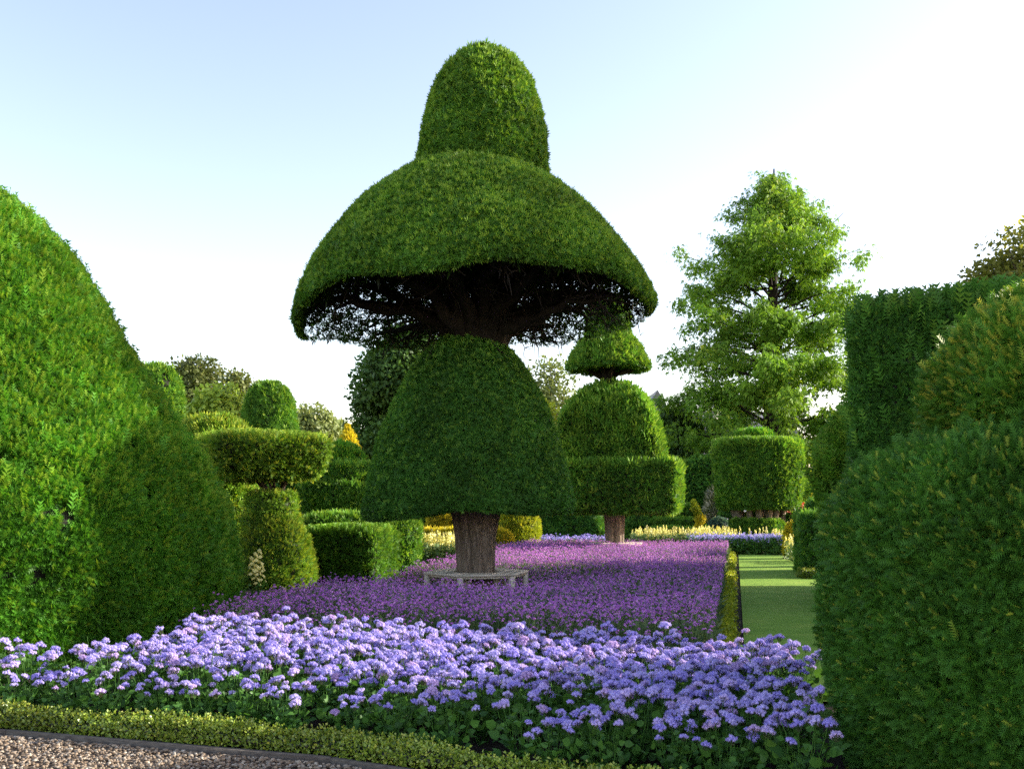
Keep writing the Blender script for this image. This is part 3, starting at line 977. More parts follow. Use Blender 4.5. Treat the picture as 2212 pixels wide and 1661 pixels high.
for k, (px, py, r) in enumerate([(1498, 1085, 8), (1502, 1098, 9), (1507, 1108, 9), (1513, 1121, 12), (1511, 1134, 9)]):
    rr = r * .017
    piece(t, 'ball', [(.01, Z(py, 34) + rr), (rr * .7, Z(py, 34) + rr * .7), (rr, Z(py, 34)), (rr * .7, Z(py, 34) - rr * .7), (.01, Z(py, 34) - rr)], X(px, 34), 34, GOLDGREEN if k < 3 else GOLD, 2200, T_SPRAY, .06, seg=24, seed=120 + k, shoots=0)
piece(t, 'base', [(.05, Z(1137, 34)), (.2, Z(1142, 34)), (.4, Z(1165, 34)), (.45, 0)], X(1522, 34), 34, YEW_SUN, 1000, T_SPRAY, .08, seed=126, shoots=10)

# ------------------------------------------------------------------ drum yew
Yr = 36.0
rx = X(1636, Yr)
zr = lambda py: Z(py, Yr)
t = thing('drum_yew', 'big drum shaped yew with small disc on top, on a many-stemmed trunk', 'topiary tree', (rx, Yr, 0))
piece(t, 'drum', [(.02, zr(957)), (1.45, zr(958)), (1.60, zr(962)), (1.65, zr(972)), (1.63, zr(1030)), (1.52, zr(1088)), (1.42, zr(1097)), (.2, zr(1092))], rx, Yr, YEW, 1100, T_SPRAY, .12, seed=131, seg=140, shoots=150, sl=.2, tips=.06, amp=.02, shoot_rnd=(.72, 1), tip_weight=lambda c, n: .08 + 3 * np.clip(n[:, 2], 0, 1))
piece(t, 'top_disc', [(.02, zr(936)), (.55, zr(936)), (.66, zr(942)), (.68, zr(955)), (.3, zr(958))], X(1627, Yr), Yr, YEW_SUN, 900, T_SPRAY, .12, seed=132, shoots=120, sl=.2)
for i in range(13):
    a = 2 * math.pi * i / 13 + .2
    mb = MB()
    ca, sa = math.cos(a), math.sin(a)
    tube(mb, curve_pts((rx + ca * .42, Yr + sa * .42, .15), (rx + ca * (.85 + .2 * rng.random()), Yr + sa * .9, zr(1085)), -.1, 6, .03), np.linspace(.19, .11, 6), 8, wob=.08)
    mb.build('stem', BARK, t)
t = thing('round_hedge', 'low round clipped hedge ringing the foot of the drum yew', 'hedge', (rx, Yr, 0))
piece(t, 'foliage', [(.5, zr(1122)), (.8, zr(1121)), (1.0, zr(1126)), (1.06, zr(1140)), (1.04, zr(1160)), (1.0, 0)], X(1632, Yr), Yr - .2, YEW, 1000, T_SPRAY, .1, seed=134, shoots=20)

# small umbrella topiary, blue-green bush and garden bits left of the drum yew
t = thing('umbrella_topiary', 'tiny dark two-tier umbrella topiary left of the drum yew stems', 'topiary', (X(1580, 44), 44, 0))
piece(t, 'tier', [(.02, Z(1093, 44)), (.5, Z(1095, 44)), (.52, Z(1101, 44)), (.1, Z(1103, 44))], X(1575, 44), 44, YEW_DK, 900, seed=141, shoots=0, seg=40)
piece(t, 'tier', [(.02, Z(1106, 44)), (.5, Z(1107, 44)), (.54, Z(1113, 44)), (.1, Z(1116, 44))], X(1577, 44), 44, YEW_DK, 900, seed=142, shoots=0, seg=40)
mb = MB()
tube(mb, [(X(1577, 44), 44, 0), (X(1577, 44), 44, Z(1095, 44))], [.09, .07], 7)
mb.build('stem', DBARK, t)
piece(t, 'base', domeprof(.1, Z(1122, 44), .8), X(1577, 44), 44, YEW_DK, 700, seed=143, shoots=0, seg=50)
t = thing('blue_bush', 'low blue-green round bush beside the tiny umbrella topiary', 'shrub', (X(1556, 41), 41, 0))
TEAL = leaf_mat('blue_green_foliage', (.01, .015, .012), (.035, .085, .06), (.07, .15, .11), (.12, .2, .15))
piece(t, 'foliage', domeprof(.1, Z(1117, 41), .62), X(1553, 41), 41, TEAL, 900, T_SPRAY, .08, seed=145, shoots=0)
t = thing('flowering_climber', 'pale blossoming shrub in front of the dark ivy wall by the drum yew', 'shrub', (X(1550, 47), 47, 0))
BLOS = leaf_mat('blossom_foliage', (.03, .04, .02), (.08, .12, .04), (.20, .22, .10), (.55, .50, .42))
piece(t, 'foliage', [(.05, Z(1050, 47)), (.3, Z(1062, 47)), (.45, Z(1090, 47)), (.4, 0)], X(1547, 47), 47, BLOS, 500, T_SPRAY, .2, seed=146, shoots=60, sl=.3, amp=.12, core=False)
t = thing('garden_gate', 'white timber gate glimpsed behind the tiny umbrella topiary', 'gate', (X(1595, 46), 46, 0))
for k, dx in enumerate((-.55, .55)):
    mb = MB()
    box(mb, (X(1593, 46) + dx, 46, .85), (.12, .12, 1.7), bev=.01)
    mb.build('post', WHITE, t)
for zq in (.5, .9, 1.3, 1.55):
    mb = MB()
    box(mb, (X(1593, 46), 46, zq), (.97, .05, .1))
    mb.build('rail', WHITE, t)

# right of the lawn
Yq = 21.6
t = thing('yew_hedge', 'dark square yew block at the right edge of the lawn', 'hedge', (X(1765, Yq), Yq, 0))
piece(t, 'foliage', blockprof(0, Z(1108, Yq), .1), X(1768, Yq) + .1, Yq, YEW_DK, 1100, T_SPRAY, .09, sx=.55, sy=1.15, p=8, rot=GR, seed=151, shoots=40, tips=.1)
piece(t, 'shoulder', blockprof(.9, Z(1085, Yq), .1), X(1782, Yq) + .05, Yq + .3, YEW_DK, 1100, T_SPRAY, .09, sx=.33, sy=.5, p=6, rot=GR, seed=152, shoots=30)
t = thing('golden_ball', 'golden clipped crown standing above the dark block by the lawn', 'topiary', (X(1774, 24), 24, 0))
piece(t, 'crown', [(.02, Z(1066, 24)), (.22, Z(1068, 24)), (.28, Z(1075, 24)), (.24, Z(1084, 24)), (.1, Z(1092, 24)), (.08, Z(1100, 24))], X(1776, 24), 24, GOLD, 1800, T_SPRAY, .07, seed=153, shoots=10)
piece(t, 'skirt', [(.08, Z(1100, 24)), (.25, Z(1103, 24)), (.3, Z(1115, 24)), (.3, 0)], X(1774, 24), 24, GOLDGREEN, 900, T_SPRAY, .07, seed=154, shoots=10)
t = thing('golden_yew', 'upright golden bush between the far mauve bed and the dark block', 'shrub', (X(1712, 27.4), 27.4, 0))
piece(t, 'foliage', [(.02, Z(1128, 27.4)), (.15, Z(1133, 27.4)), (.24, Z(1150, 27.4)), (.26, Z(1180, 27.4)), (.24, 0)], X(1713, 27.4), 27.4, GOLD, 1600, T_SPRAY, .09, seed=155, shoots=40)
t = thing('box_hedge', 'tiny clipped green edging at the foot of the dark block', 'hedge', (X(1752, 20), 20, 0))
piece(t, 'foliage', blockprof(0, .22, .06), X(1765, 20.2) + .12, 20.3, BOX, 1800, T_SPRAY, .05, sx=.5, sy=.35, p=5, seed=156, shoots=20, sl=.06)
t = thing('yew_block', 'square topped yew block with brown patch beyond the golden crown', 'topiary', (X(1855, 30), 30, 0))
piece(t, 'foliage', blockprof(0, Z(990, 30), .15), X(1860, 30), 30, YEW_GLD, 800, T_SPRAY, .12, sx=.75, sy=.7, p=6, seed=157, shoots=20)
t = thing('red_flowers', 'small patch of red flowers in the dark gap right of the drum yew', 'flowers', (X(1720, 40), 40, 0))
mb = MB()
n = 260
P = np.array([X(1720, 40), 40, Z(1095, 40)]) + rng.normal(size=(n, 3)) * np.array([.2, .2, .1])
sprigs(mb, P, rand_unit(n), T_LEAF, .09, rnd=(.2, 1))
tube(mb, [(X(1720, 40), 40, 0), (X(1720, 40), 40, 1.5)], [.03, .02], 5, a=0)
mb.build('blossom', REDF, t)


# ------------------------------------------------------------------ trees
def deciduous(name, label, cx, cy, h, rxy, z0, mat, nclump=60, per=260, leaf=.35, clump=.9, seed=0, group=None, bark=GBARK, shape=1.0, ry=None, gap=1.0, lean=0.0):
    g = np.random.default_rng(seed)
    t = thing(name, label, 'tree', (cx, cy, 0), group)
    cz, rz = (h + z0) / 2, (h - z0) / 2
    ry = ry or rxy
    d = unit(g.normal(size=(nclump, 3)))
    rad = g.uniform(.35, 1.0, (nclump, 1)) ** .5
    u = d * rad
    taper = 1 - .35 * shape * np.clip(u[:, 2:3], -1, 1)
    C = np.array([cx, cy, cz]) + u * np.array([rxy, ry, rz]) * np.concatenate([taper, taper, np.ones_like(taper)], 1) * (1 - clump / max(rxy, rz) * .6)
    mb = MB()
    tube(mb, curve_pts((cx, cy, -.05), (cx + lean, cy, cz + rz * .6), 0, 9, h * .006), np.linspace(h * .022, h * .005, 9), 9, wob=.04)
    for c in C[:: max(1, nclump // 40)]:
        z_s = g.uniform(.25, .75)
        s = np.array([cx, cy, z0 * .7 + (c[2] - z0 * .7) * z_s])
        tube(mb, curve_pts(s, c, h * .012, 6, h * .006), np.linspace(h * .007, h * .0016, 6), 5)
    mb.build('trunk', bark, t)
    mb = MB()
    k = g.poisson(per, nclump)
    idx = np.repeat(np.arange(nclump), k)
    cs = clump * g.uniform(.55, 1.25, nclump)
    off = g.normal(size=(len(idx), 3))
    off = off / np.maximum(1, np.linalg.norm(off, axis=1, keepdims=True) * .62)
    P = C[idx] + off * cs[idx][:, None] * np.array([1, 1, .62])
    N = unit(off * np.array([1, 1, 1.3]) + np.array([0, 0, .35]))
    sprigs(mb, P, N, T_LEAF, leaf, out=.3, up=-.05, spread=.9, flat=.6, rnd=(.12, .98), tone=g.uniform(.1, 1.0, nclump)[idx])
    mb.build('crown', mat, t)
    return t


deciduous('oak_tree', 'olive brown oak showing at the right edge above the tall hedge', X(2258, 58), 58, Z(418, 58), 4.6, 6.0, OAK_LIT, 110, 230, .34, .95, 201, shape=.2)
deciduous('oak_tree', 'added oak out of view past the right edge, shading the giant yew', 14.6, 17.9, 13.6, 3.3, 5.8, OAK, 170, 330, .18, .72, 211, shape=.0)  # unseen tree added to throw shade over the giant yew
deciduous('oak_tree', 'dull green oak on the skyline behind the huge mound', X(420, 80), 80, Z(757, 80), 2.5, 4.5, OAK, 60, 230, .36, .9, 202)
deciduous('young_tree', 'small sparse tree on the skyline right of the dull green oak', X(512, 75), 75, Z(793, 75), 1.6, 4.5, OAK, 34, 110, .34, .65, 203)
deciduous('laurel_tree', 'sunlit lime green bushy tree behind the olive hump', X(462, 48), 48, Z(832, 48), 2.0, 1.5, BRIGHT, 70, 260, .30, .65, 204)
deciduous('ash_tree', 'pale green loose tree right of the tall egg shaped yew', X(672, 62), 62, Z(868, 62), 2.2, 2.0, PALE, 60, 180, .32, .75, 205)
deciduous('ash_tree', 'pale green low tree on the skyline left of the golden cone', X(728, 66), 66, Z(905, 66), 1.9, 2.0, PALE, 50, 180, .32, .75, 206)
deciduous('lime_tree', 'dense mid green tree behind the left flank of the big lower bell', X(888, 42), 42, Z(700, 42), 2.25, 1.5, LIME, 150, 420, .22, .7, 207, shape=.45)
deciduous('birch_tree', 'thin pale tree between the big bell and the square bell', X(1192, 60), 60, Z(762, 60), 1.75, 3.0, PALE, 60, 90, .25, .7, 208, shape=.4)
deciduous('birch_tree', 'low golden green bush behind the thin pale tree', X(1170, 50), 50, Z(850, 50), 1.2, 2.0, GOLDGREEN, 30, 150, .25, .6, 209)

deciduous('shrub_tree', 'dark green bushy tree hiding the house wall below the stone gable', X(1462, 56), 56, Z(868, 56), 1.5, .8, LIME, 70, 330, .22, .62, 212, shape=.3)

# dawn redwood
DY = 52.0
dx = X(1668, DY)
DH = Z(350, DY)
t = thing('redwood_tree', 'tall feathery conifer with drooping bright green sprays behind the drum yew', 'tree', (dx, DY, 0))
mb = MB()
tube(mb, [(dx, DY, 0), (dx - .05, DY, 5), (dx, DY, 11), (dx + .05, DY, 16), (dx + .1, DY, DH - .4)], [.75, .5, .33, .2, .04], 12, wob=.06)
br = []
nb = 150
outline = [(0, 6.6), (3, 7.0), (6, 7.1), (8.0, 6.9), (10, 6.3), (12, 5.6), (14, 5.2), (15.5, 4.5), (16.6, 3.5), (17.6, 2.7), (18.6, 2.0), (19.6, 1.4), (20.4, .7), (DH, .2)]
oz, orr = np.array(outline).T
for i in range(nb):
    z = 1.5 + (DH - 2.2) * ((i + rng.random()) / nb) ** .9
    a = i * 2.399 + rng.normal() * .25
    L = np.interp(z + 1.0, oz, orr) * rng.uniform(.6, 1.03)
    rise = .75 if z > 12 else .45
    p0 = np.array([dx, DY, z])
    p1 = p0 + np.array([math.cos(a) * L, math.sin(a) * L, L * rise * rng.uniform(-.1, 1.1)])
    pts = curve_pts(p0, p1, .12 * L * rng.uniform(-.2, 1), 8, .05)
    tube(mb, pts, np.linspace(.10 * (1 - z / DH) + .035, .012, 8), 5)
    br.append((pts, L))
mb.build('trunk', DBARK, t)
mb = MB()
Ps, Ns, Ts = [], [], []
for pts, L in br:
    for q in range(int(4 + L * 3.3)):
        f = rng.uniform(.36, 1.0) ** .85
        k = f * 7
        i0 = min(6, int(k))
        c = pts[i0] + (pts[i0 + 1] - pts[i0]) * (k - i0) + rng.normal(size=3) * np.array([.36, .36, .22])
        n = rng.integers(22, 44)
        off = rng.normal(size=(n, 3)) * np.array([.26, .26, .10])
        off[:, 2] -= np.abs(rng.normal(size=n)) * .34
        Ps.append(c + off)
        o = unit(off * np.array([1, 1, .4]) + np.array([0, 0, .25]))
        Ns.append(o)
        Ts.append(np.full(n, rng.uniform(.05, 1.0)))
P, N = np.concatenate(Ps), np.concatenate(Ns)
n = len(P)
A = unit(np.array([0, 0, -.9]) + N * .45 + rand_unit(n) * .45)
C0 = N + rand_unit(n) * .6
B = unit(np.cross(C0, A))
C = np.cross(A, B)
tv, tf = t_fan(3, 1.1, .11)
sz = rng.uniform(.16, .36, (n, 1, 1))
Vv = P[:, None] + sz * (tv[None, :, :1] * A[:, None] + tv[None, :, 1:2] * B[:, None] + tv[None, :, 2:] * C[:, None])
mb.add(Vv.reshape(-1, 3), (tf[None] + (np.arange(n) * len(tv))[:, None, None]).reshape(-1, 4), np.repeat(np.clip(.45 * rng.uniform(.1, 1, n) + .55 * np.concatenate(Ts), .1, 1), len(tv)))
mb.build('crown', REDWOOD, t)

# dark boundary hedge and ivy wall far behind
t = thing('boundary_hedge', 'long dark hedge closing the garden behind the conifer', 'hedge', (X(1600, 58), 58, 0))
piece(t, 'foliage', blockprof(0, 3.6, .4), X(1640, 60), 60, YEW_DK, 260, T_SPRAY, .28, sx=13, sy=1.2, p=8, seed=221, shoots=20, sl=.3, seg=200, amp=.15)
t = thing('ivy_wall', 'dark glossy ivy mass between square slab and drum yew', 'ivy', (X(1510, 49), 49, 0))
piece(t, 'foliage', blockprof(0, Z(1000, 49), .4), X(1508, 49), 49, YEW_DK, 420, T_LEAF, .2, sx=1.0, sy=.6, p=4, seed=222, shoots=0, amp=.15)
t = thing('boundary_hedge', 'long green hedge closing the garden on the left behind the yew shapes', 'hedge', (-14, 72, 0))
piece(t, 'foliage', blockprof(0, 4.2, .5), -16, 70, YEW, 200, T_SPRAY, .32, sx=26, sy=1.5, p=8, seed=223, shoots=10, sl=.3, seg=240, amp=.25, freq=.9)
mb = MB()
n = 90
g = np.random.default_rng(5)
for i in range(n):
    px_, py_ = g.uniform(-150, 190), g.uniform(120, 190)
    c = np.array([px_, py_, g.uniform(2, 6.5)])
    k = 170
    off = g.normal(size=(k, 3)) * np.array([4.5, 4, 1.4])
    sprigs(mb, c + off, unit(off + np.array([0, 0, 1])), T_LEAF, 1.3, rnd=(.12, .9))
tag(mb.build('woodland', LIME), 'distant low belt of trees behind the whole garden', 'woodland', kind='stuff')

# ------------------------------------------------------------------ house beyond the conifer
HYY = 86.0
hx = X(1500, HYY)
t = thing('stone_house', 'grey stone house with steep gable and tall chimneys glimpsed through the conifer', 'house', (hx, HYY, 0))


def roofpart(parent, x0, x1, y0, y1, ze, zrdg, name='roof', along='x', mat=SLATE):
    m = MB()
    if along == 'x':
        ym = (y0 + y1) / 2
        V = [(x0, y0, ze), (x1, y0, ze), (x1, y1, ze), (x0, y1, ze), (x0, ym, zrdg), (x1, ym, zrdg)]
        m.add(V, np.array([(0, 1, 5, 4), (2, 3, 4, 5), (3, 2, 1, 0)]))
        m.add(V, np.array([(0, 4, 3), (1, 2, 5)]))
    else:
        xm = (x0 + x1) / 2
        V = [(x0, y0, ze), (x1, y0, ze), (x1, y1, ze), (x0, y1, ze), (xm, y0, zrdg), (xm, y1, zrdg)]
        m.add(V, np.array([(1, 2, 5, 4), (3, 0, 4, 5), (3, 2, 1, 0)]))
        m.add(V, np.array([(0, 1, 4), (2, 3, 5)]))
    return m.build(name, mat, parent)


zh = lambda py: Z(py, HYY)
mb = MB()
box(mb, (hx + 2, HYY + 5, 3.6), (16, 8, 7.2))
mb.build('wall', STONE, t)
rf = roofpart(t, hx - 6.4, hx + 10.4, HYY + .6, HYY + 9.4, 7.2, 10.6)
gx = X(1420, HYY)
mb = MB()
box(mb, (gx, HYY + 2.2, 4.6), (3.2, 5, 9.2))
V = [(gx - 1.6, HYY - .3, 9.2), (gx + 1.6, HYY - .3, 9.2), (gx, HYY - .3, zh(846))]
V2 = [(a, b + .3, c) for a, b, c in V]
mb.add(V + V2, np.array([(0, 1, 2), (5, 4, 3)]))
mb.build('gable', STONE, t)
roofpart(t, gx - 1.85, gx + 1.85, HYY - .15, HYY + 6, 9.05, zh(842), 'gable_roof', 'y')
for (wx, wz, wy) in ((gx, 7.6, HYY - .33), (gx, 4.4, HYY - .33), (hx + 1, 5.4, HYY + .97), (hx + 4.2, 5.4, HYY + .97), (hx + 7.4, 5.4, HYY + .97), (hx + 1, 2.2, HYY + .97), (hx + 4.2, 2.2, HYY + .97)):
    m = MB()
    for ddx in (-.6, .6):
        box(m, (wx + ddx, wy, wz), (.12, .12, 1.5))
    box(m, (wx, wy, wz + .81), (1.32, .12, .12))
    box(m, (wx, wy, wz - .81), (1.4, .16, .12))
    fr = m.build('window', WHITE, t)
    m = MB()
    box(m, (wx, wy + .03, wz), (1.07, .03, 1.49))
    p_ = m.build('pane', GLASS, None)
    p_.parent = fr
    p_.matrix_parent_inverse = fr.matrix_world.inverted()
    p_.location = -np.array(t.location) if False else (-t.location.x, -t.location.y, 0)
for (cpx, cpy) in ((1487, 872), (1401, 862), (1560, 885)):
    cx_ = X(cpx, HYY)
    m = MB()
    box(m, (cx_, HYY + 4, (zh(cpy) + 6) / 2), (.85, .85, zh(cpy) - 6), bev=.03)
    box(m, (cx_, HYY + 4, zh(cpy) + .08), (1.05, 1.05, .16))
    ch = m.build('chimney', RENDER, t)
    for ddx in (-.24, .24):
        m = MB()
        tube(m, [(cx_ + ddx, HYY + 4, zh(cpy) + .16), (cx_ + ddx, HYY + 4, zh(cpy) + .75)], [.16, .12], 10)
        q = m.build('chimney_pot', TERRA, t)

# ------------------------------------------------------------------ beds
# low box hedge along the gravel
V = []
xs = np.linspace(-6.6, 4.2, 260)
w1, w2, w3 = Waves(2.6, 8, 301), Waves(6.5, 8, 302), Waves(4.2, 8, 303)
prof_u = np.array([(-1, 0), (-1.05, .35), (-.95, .72), (-.6, .97), (0, 1.05), (.6, .97), (.95, .72), (1.05, .35), (1, 0)])
line = np.stack([xs, np.zeros_like(xs), np.zeros_like(xs)], -1)
hgt = .135 * (1 + .15 * w1(line) + .17 * w2(line)) * np.interp(xs, [-4, -1, 1.5], [1.08, .92, .85])
wid = .095 * (1 + .12 * w3(line) + .10 * w2(line + 3))
V = np.stack([xs[:, None] + prof_u[None, :, 0] * .0, edgeY(xs, 6.045)[:, None] + prof_u[None, :, 0] * wid[:, None], .02 + prof_u[None, :, 1] * hgt[:, None]], -1)
nv = len(prof_u)
i = np.arange(len(xs) - 1)[:, None] * nv
j = np.arange(nv - 1)[None]
Fq = np.stack([i + j, i + nv + j, i + nv + j + 1, i + j + 1], -1).reshape(-1, 4)
V = V.reshape(-1, 3)
t = thing('box_hedge', 'low glossy yellow-green box hedge along the gravel path', 'hedge', (-1.15, 6.045, 0))
mb = MB()
c = V.copy()
ctrl = np.stack([V[:, 0], edgeY(V[:, 0], 6.045), np.full(len(V), .07)], -1)
mb.add(ctrl + (V - ctrl) * .72, Fq, 0.0)
n = 46000
P, N = sample(V, Fq, n, lambda c, n: np.where(c[:, 0] < 1.6, 1.0, .3))
if (N[:, 2].mean() < 0):
    N = -N
P = P - N * rng.uniform(-.012, .05, (n, 1))
keep = (P[:, 2] > .035) | (rng.random(n) < .45)
P, N = P[keep], N[keep]
T_BOXL = t_fan(1, 0, .34, .0)
sprigs(mb, P, N, T_BOXL, .024, out=.7, up=.25, spread=.8, flat=.55, rnd=(.12, .98))
P, N = sample(V, Fq, 1500, lambda c, n: np.where(c[:, 2] > .11, 1.0, .05))
N = np.abs(N) * np.sign(N + 1e-9)
for q in range(7):
    sprigs(mb, P + np.array([0, 0, .008 * q]) + rng.normal(size=P.shape) * .006, N, T_BOXL, .02, out=.2, up=.5, spread=.9, flat=.4, rnd=(.6, 1))
mb.build('foliage', BOX, t)
mb = MB()
for q in range(150):
    xx = rng.uniform(-6, 3.5)
    p0 = (xx, edgeY(xx, 6.04) + rng.normal() * .025, 0)
    tube(mb, curve_pts(p0, (xx + rng.normal() * .05, edgeY(xx, 6.03) + rng.normal() * .04, .10), 0, 4, .01), [.006, .005, .004, .003], 4)
tag(mb.build('stems', GBARK, t), kind='stuff')

# golden box edging between purple bed and lawn
t = thing('box_edging', 'strip of golden clipped edging between the purple flowers and the lawn', 'hedge', (path_left(14), 14, 0))
mb = MB()
n = 26000
yy = 8.7 + rng.random(n) ** 1.35 * 19
P = np.stack([path_left(yy) - .23 + rng.normal(size=n) * .055, yy, .02 + rng.random(n) * .2], -1)
sprigs(mb, P, unit(rng.normal(size=(n, 3)) + np.array([.4, -.3, .5])), T_LEAF, .04, rnd=(.12, 1))
yl = np.linspace(8.7, 27.7, 60)
xl = path_left(yl) - .23
Vc = np.concatenate([np.stack([xl - .04, yl, yl * 0], -1), np.stack([xl - .03, yl, yl * 0 + .16], -1), np.stack([xl + .03, yl, yl * 0 + .16], -1), np.stack([xl + .04, yl, yl * 0], -1)])
k = np.arange(59)
mb.add(Vc, np.concatenate([np.stack([a * 60 + k, a * 60 + k + 1, (a + 1) * 60 + k + 1, (a + 1) * 60 + k], -1) for a in range(3)]), 0.0)
mb.build('foliage', GOLDGREEN, t)


def in_left_yew(x, y, r=3.5):
    return (x + 7.18) ** 2 + (y - 11.44) ** 2 < r * r


def in_right_yew(x, y, r=1.5):
    return (x - RX) ** 2 + (y - RY) ** 2 < r * r


# ---- ageratum: plant variants sharing meshes
def pom_mesh(seed):
    g = np.random.default_rng(seed)
    mb = MB()
    k = g.integers(9, 14)
    ctr = []
    for i in range(k):
        a = i * 2.399
        r = .034 * math.sqrt((i + .4) / k)
        ctr.append((r * math.cos(a) * 1.15, r * math.sin(a) * 1.15, .020 - r * r * 19 + g.normal() * .003))
    for c in ctr:
        rr = g.uniform(.0105, .0145)
        v = icoV * rr * g.uniform(.85, 1.1, (12, 1)) * np.array([1, 1, .85])
        mb.add(v + np.array(c), icoF, g.uniform(.2, .8))
        d = unit(g.normal(size=(46, 3)) + np.array([0, 0, .5]))
        p = np.array(c) + d * rr * .7
        q = np.array(c) + d * rr * g.uniform(1.25, 1.7, (46, 1))
        s = unit(np.cross(d, g.normal(size=(46, 3)))) * rr * .13
        V = np.stack([p - s, q, p + s], 1).reshape(-1, 3)
        mb.add(V, np.arange(138).reshape(-1, 3), np.repeat(g.uniform(.45, 1.0, 46), 3))
        tube(mb, [(c[0] * .3, c[1] * .3, -.035), tuple(np.array(c) - np.array([0, 0, .004]))], [.0014, .0012], 3, a=0.0)
    return mb


T_HEART = (np.array([(0, 0, 0), (.18, -.34, .05), (.55, -.36, .07), (1, 0, -.10), (.55, .36, .07), (.18, .34, .05), (.5, 0, -.02)], float),
           np.array([(0, 1, 2, 6), (6, 2, 3, 3), (3, 4, 6, 6), (6, 4, 5, 0)]))
hv, _ = T_HEART
T_HEART = (hv, np.array([(0, 1, 6), (1, 2, 6), (2, 3, 6), (6, 3, 4), (6, 4, 5), (6, 5, 0)]))


def strip(o):
    me = o.data
    bpy.data.objects.remove(o)
    return me


heads = [strip(pom_mesh(400 + i).build('flower_head', AGF)) for i in range(7)]
plants = []
for i in range(7):
    mb = MB()
    g = np.random.default_rng(500 + i)
    hp = []
    nh = 15
    for k in range(nh):
        a = k * 2.399 + g.normal() * .3
        r = .225 * math.sqrt((k + .5) / nh)
        top = np.array([r * math.cos(a), r * math.sin(a), .47 - r * r * 1.9 + g.normal() * .035 + (.07 if g.random() < .10 else 0)])
        root = np.array([top[0] * .25, top[1] * .25, 0])
        pts = curve_pts(root, top, 0, 6, .008)
        tube(mb, pts, np.linspace(.004, .0024, 6), 4, a=.55)
        hp.append(top)
        nn = 6
        zs = g.uniform(.10, .82, nn)
        for z in zs:
            j = int(z * 5)
            b = pts[j] + (pts[j + 1] - pts[j]) * (z * 5 - j)
            aa = g.uniform(0, 6.28)
            sprigs(mb, b[None] + np.array([[math.cos(aa) * .012, math.sin(aa) * .012, 0]]), np.array([[math.cos(aa), math.sin(aa), .12]]), T_HEART, .072 - .03 * z, out=1.0, up=.1, spread=.25, flat=-.1, rnd=(.15, .9))
    for k in range(34):
        a = g.uniform(0, 6.28)
        r = g.uniform(.12, .27)
        p = np.array([[math.cos(a) * r, math.sin(a) * r, g.uniform(.05, .30)]])
        sprigs(mb, p, np.array([[math.cos(a) * .6, math.sin(a) * .6, .5]]), T_HEART, .075, out=1.0, up=-.1, spread=.35, flat=.2, rnd=(.15, .9))
    plants.append((strip(mb.build('leaves', AGL)), hp))

spots = []
sp = .37
for iy in range(12):
    for ix in range(-18, 12):
        x = ix * sp + (iy % 2) * sp / 2 + rng.normal() * .04
        y = rowY(x, 5.70) + iy * .315 + rng.normal() * .03
        off = y - edgeY(x, 6.18)
        if off < .10 or y > rowY(x, 9.03) or x > (.318 if y > 5.7 else .326) * y or (x < -3.3 and y > 8.0) or x < -4.75 or x > 2.62:
            continue
        if in_left_yew(x, y, 3.85) or in_right_yew(x, y, 1.62):
            continue
        spots.append((x, y, off))
for (x, y, off) in spots:
    v = rng.integers(0, 7)
    me, hp = plants[v]
    front = off < .42
    sparse = x < -3.3 and y < 8.4
    o = thing('ageratum_plant', 'bushy mauve ageratum with round leaves in the front bed before the purple flowers', 'flower plant', (x, y, 0), 'ageratum plants in the front bed')
    s = (rng.uniform(.72, .88) if front else rng.uniform(.92, 1.10)) * (.9 if sparse else 1)
    o.scale = (s, s, s * rng.uniform(.95, 1.06))
    o.rotation_euler = (0, 0, rng.uniform(0, 6.28))
    f = bpy.data.objects.new('leaves', me)
    COL.objects.link(f)
    f.parent = o
    for k, q in enumerate(hp):
        if rng.random() < (.55 if sparse else (.25 if front else .06)):
            continue
        h = bpy.data.objects.new('flower_head', heads[(k + v) % 7])
        COL.objects.link(h)
        h.parent = o
        h.location = q
        h.rotation_euler = (rng.normal() * .25, rng.normal() * .25, rng.uniform(0, 6.28))
        hs = rng.uniform(.68, 1.18)
        h.scale = (hs, hs, hs)
print('ageratum plants', len(spots))

# ---- verbena: purple sea
T_FLOR = []
V_, F_ = [], []
for i in range(9):
    a = i * 2.399
    r = .72 * math.sqrt((i + .2) / 9)
    c = np.array([.35 - r * r * 1.3, r * math.cos(a), r * math.sin(a)])
    n_ = unit(np.array([.55, c[1] * 1.3, c[2] * 1.3]))
    u_ = unit(np.cross(n_, [0.3, 1, .2]))
    w_ = np.cross(n_, u_)
    k = len(V_)
    for (p_, q_) in ((1, 0), (0, 1), (-1, 0), (0, -1)):
        V_.append(c + .30 * (u_ * p_ + w_ * q_))
    F_.append((k, k + 1, k + 2, k + 3))
T_FLOR = (np.array(V_), np.array(F_))
bed_front = lambda x: rowY(x, 9.32)


def verb_points(n):
    y = 8.2 + (rng.random(n) ** 1.15) * 20.4
    xl = np.maximum(-3.35 + .226 * (y - 11.4), -4.0)
    xr = path_left(y) - .30
    x = xl + rng.random(n) * (xr - xl)
    ok = (y > bed_front(x)) & ~in_left_yew(x, y, 3.75)
    ok &= ((x - mx0) ** 2 + (y - MY) ** 2 > .93 ** 2) & ((x - sx0) ** 2 + (y - SY) ** 2 > .72 ** 2)
    ok &= ~((x - X(596, Yt)) ** 2 + (y - Yt) ** 2 < .85 ** 2) & ~((np.abs(x - X(775, Yh)) < .98) & (np.abs(y - Yh) < .95))
    return x[ok], y[ok]


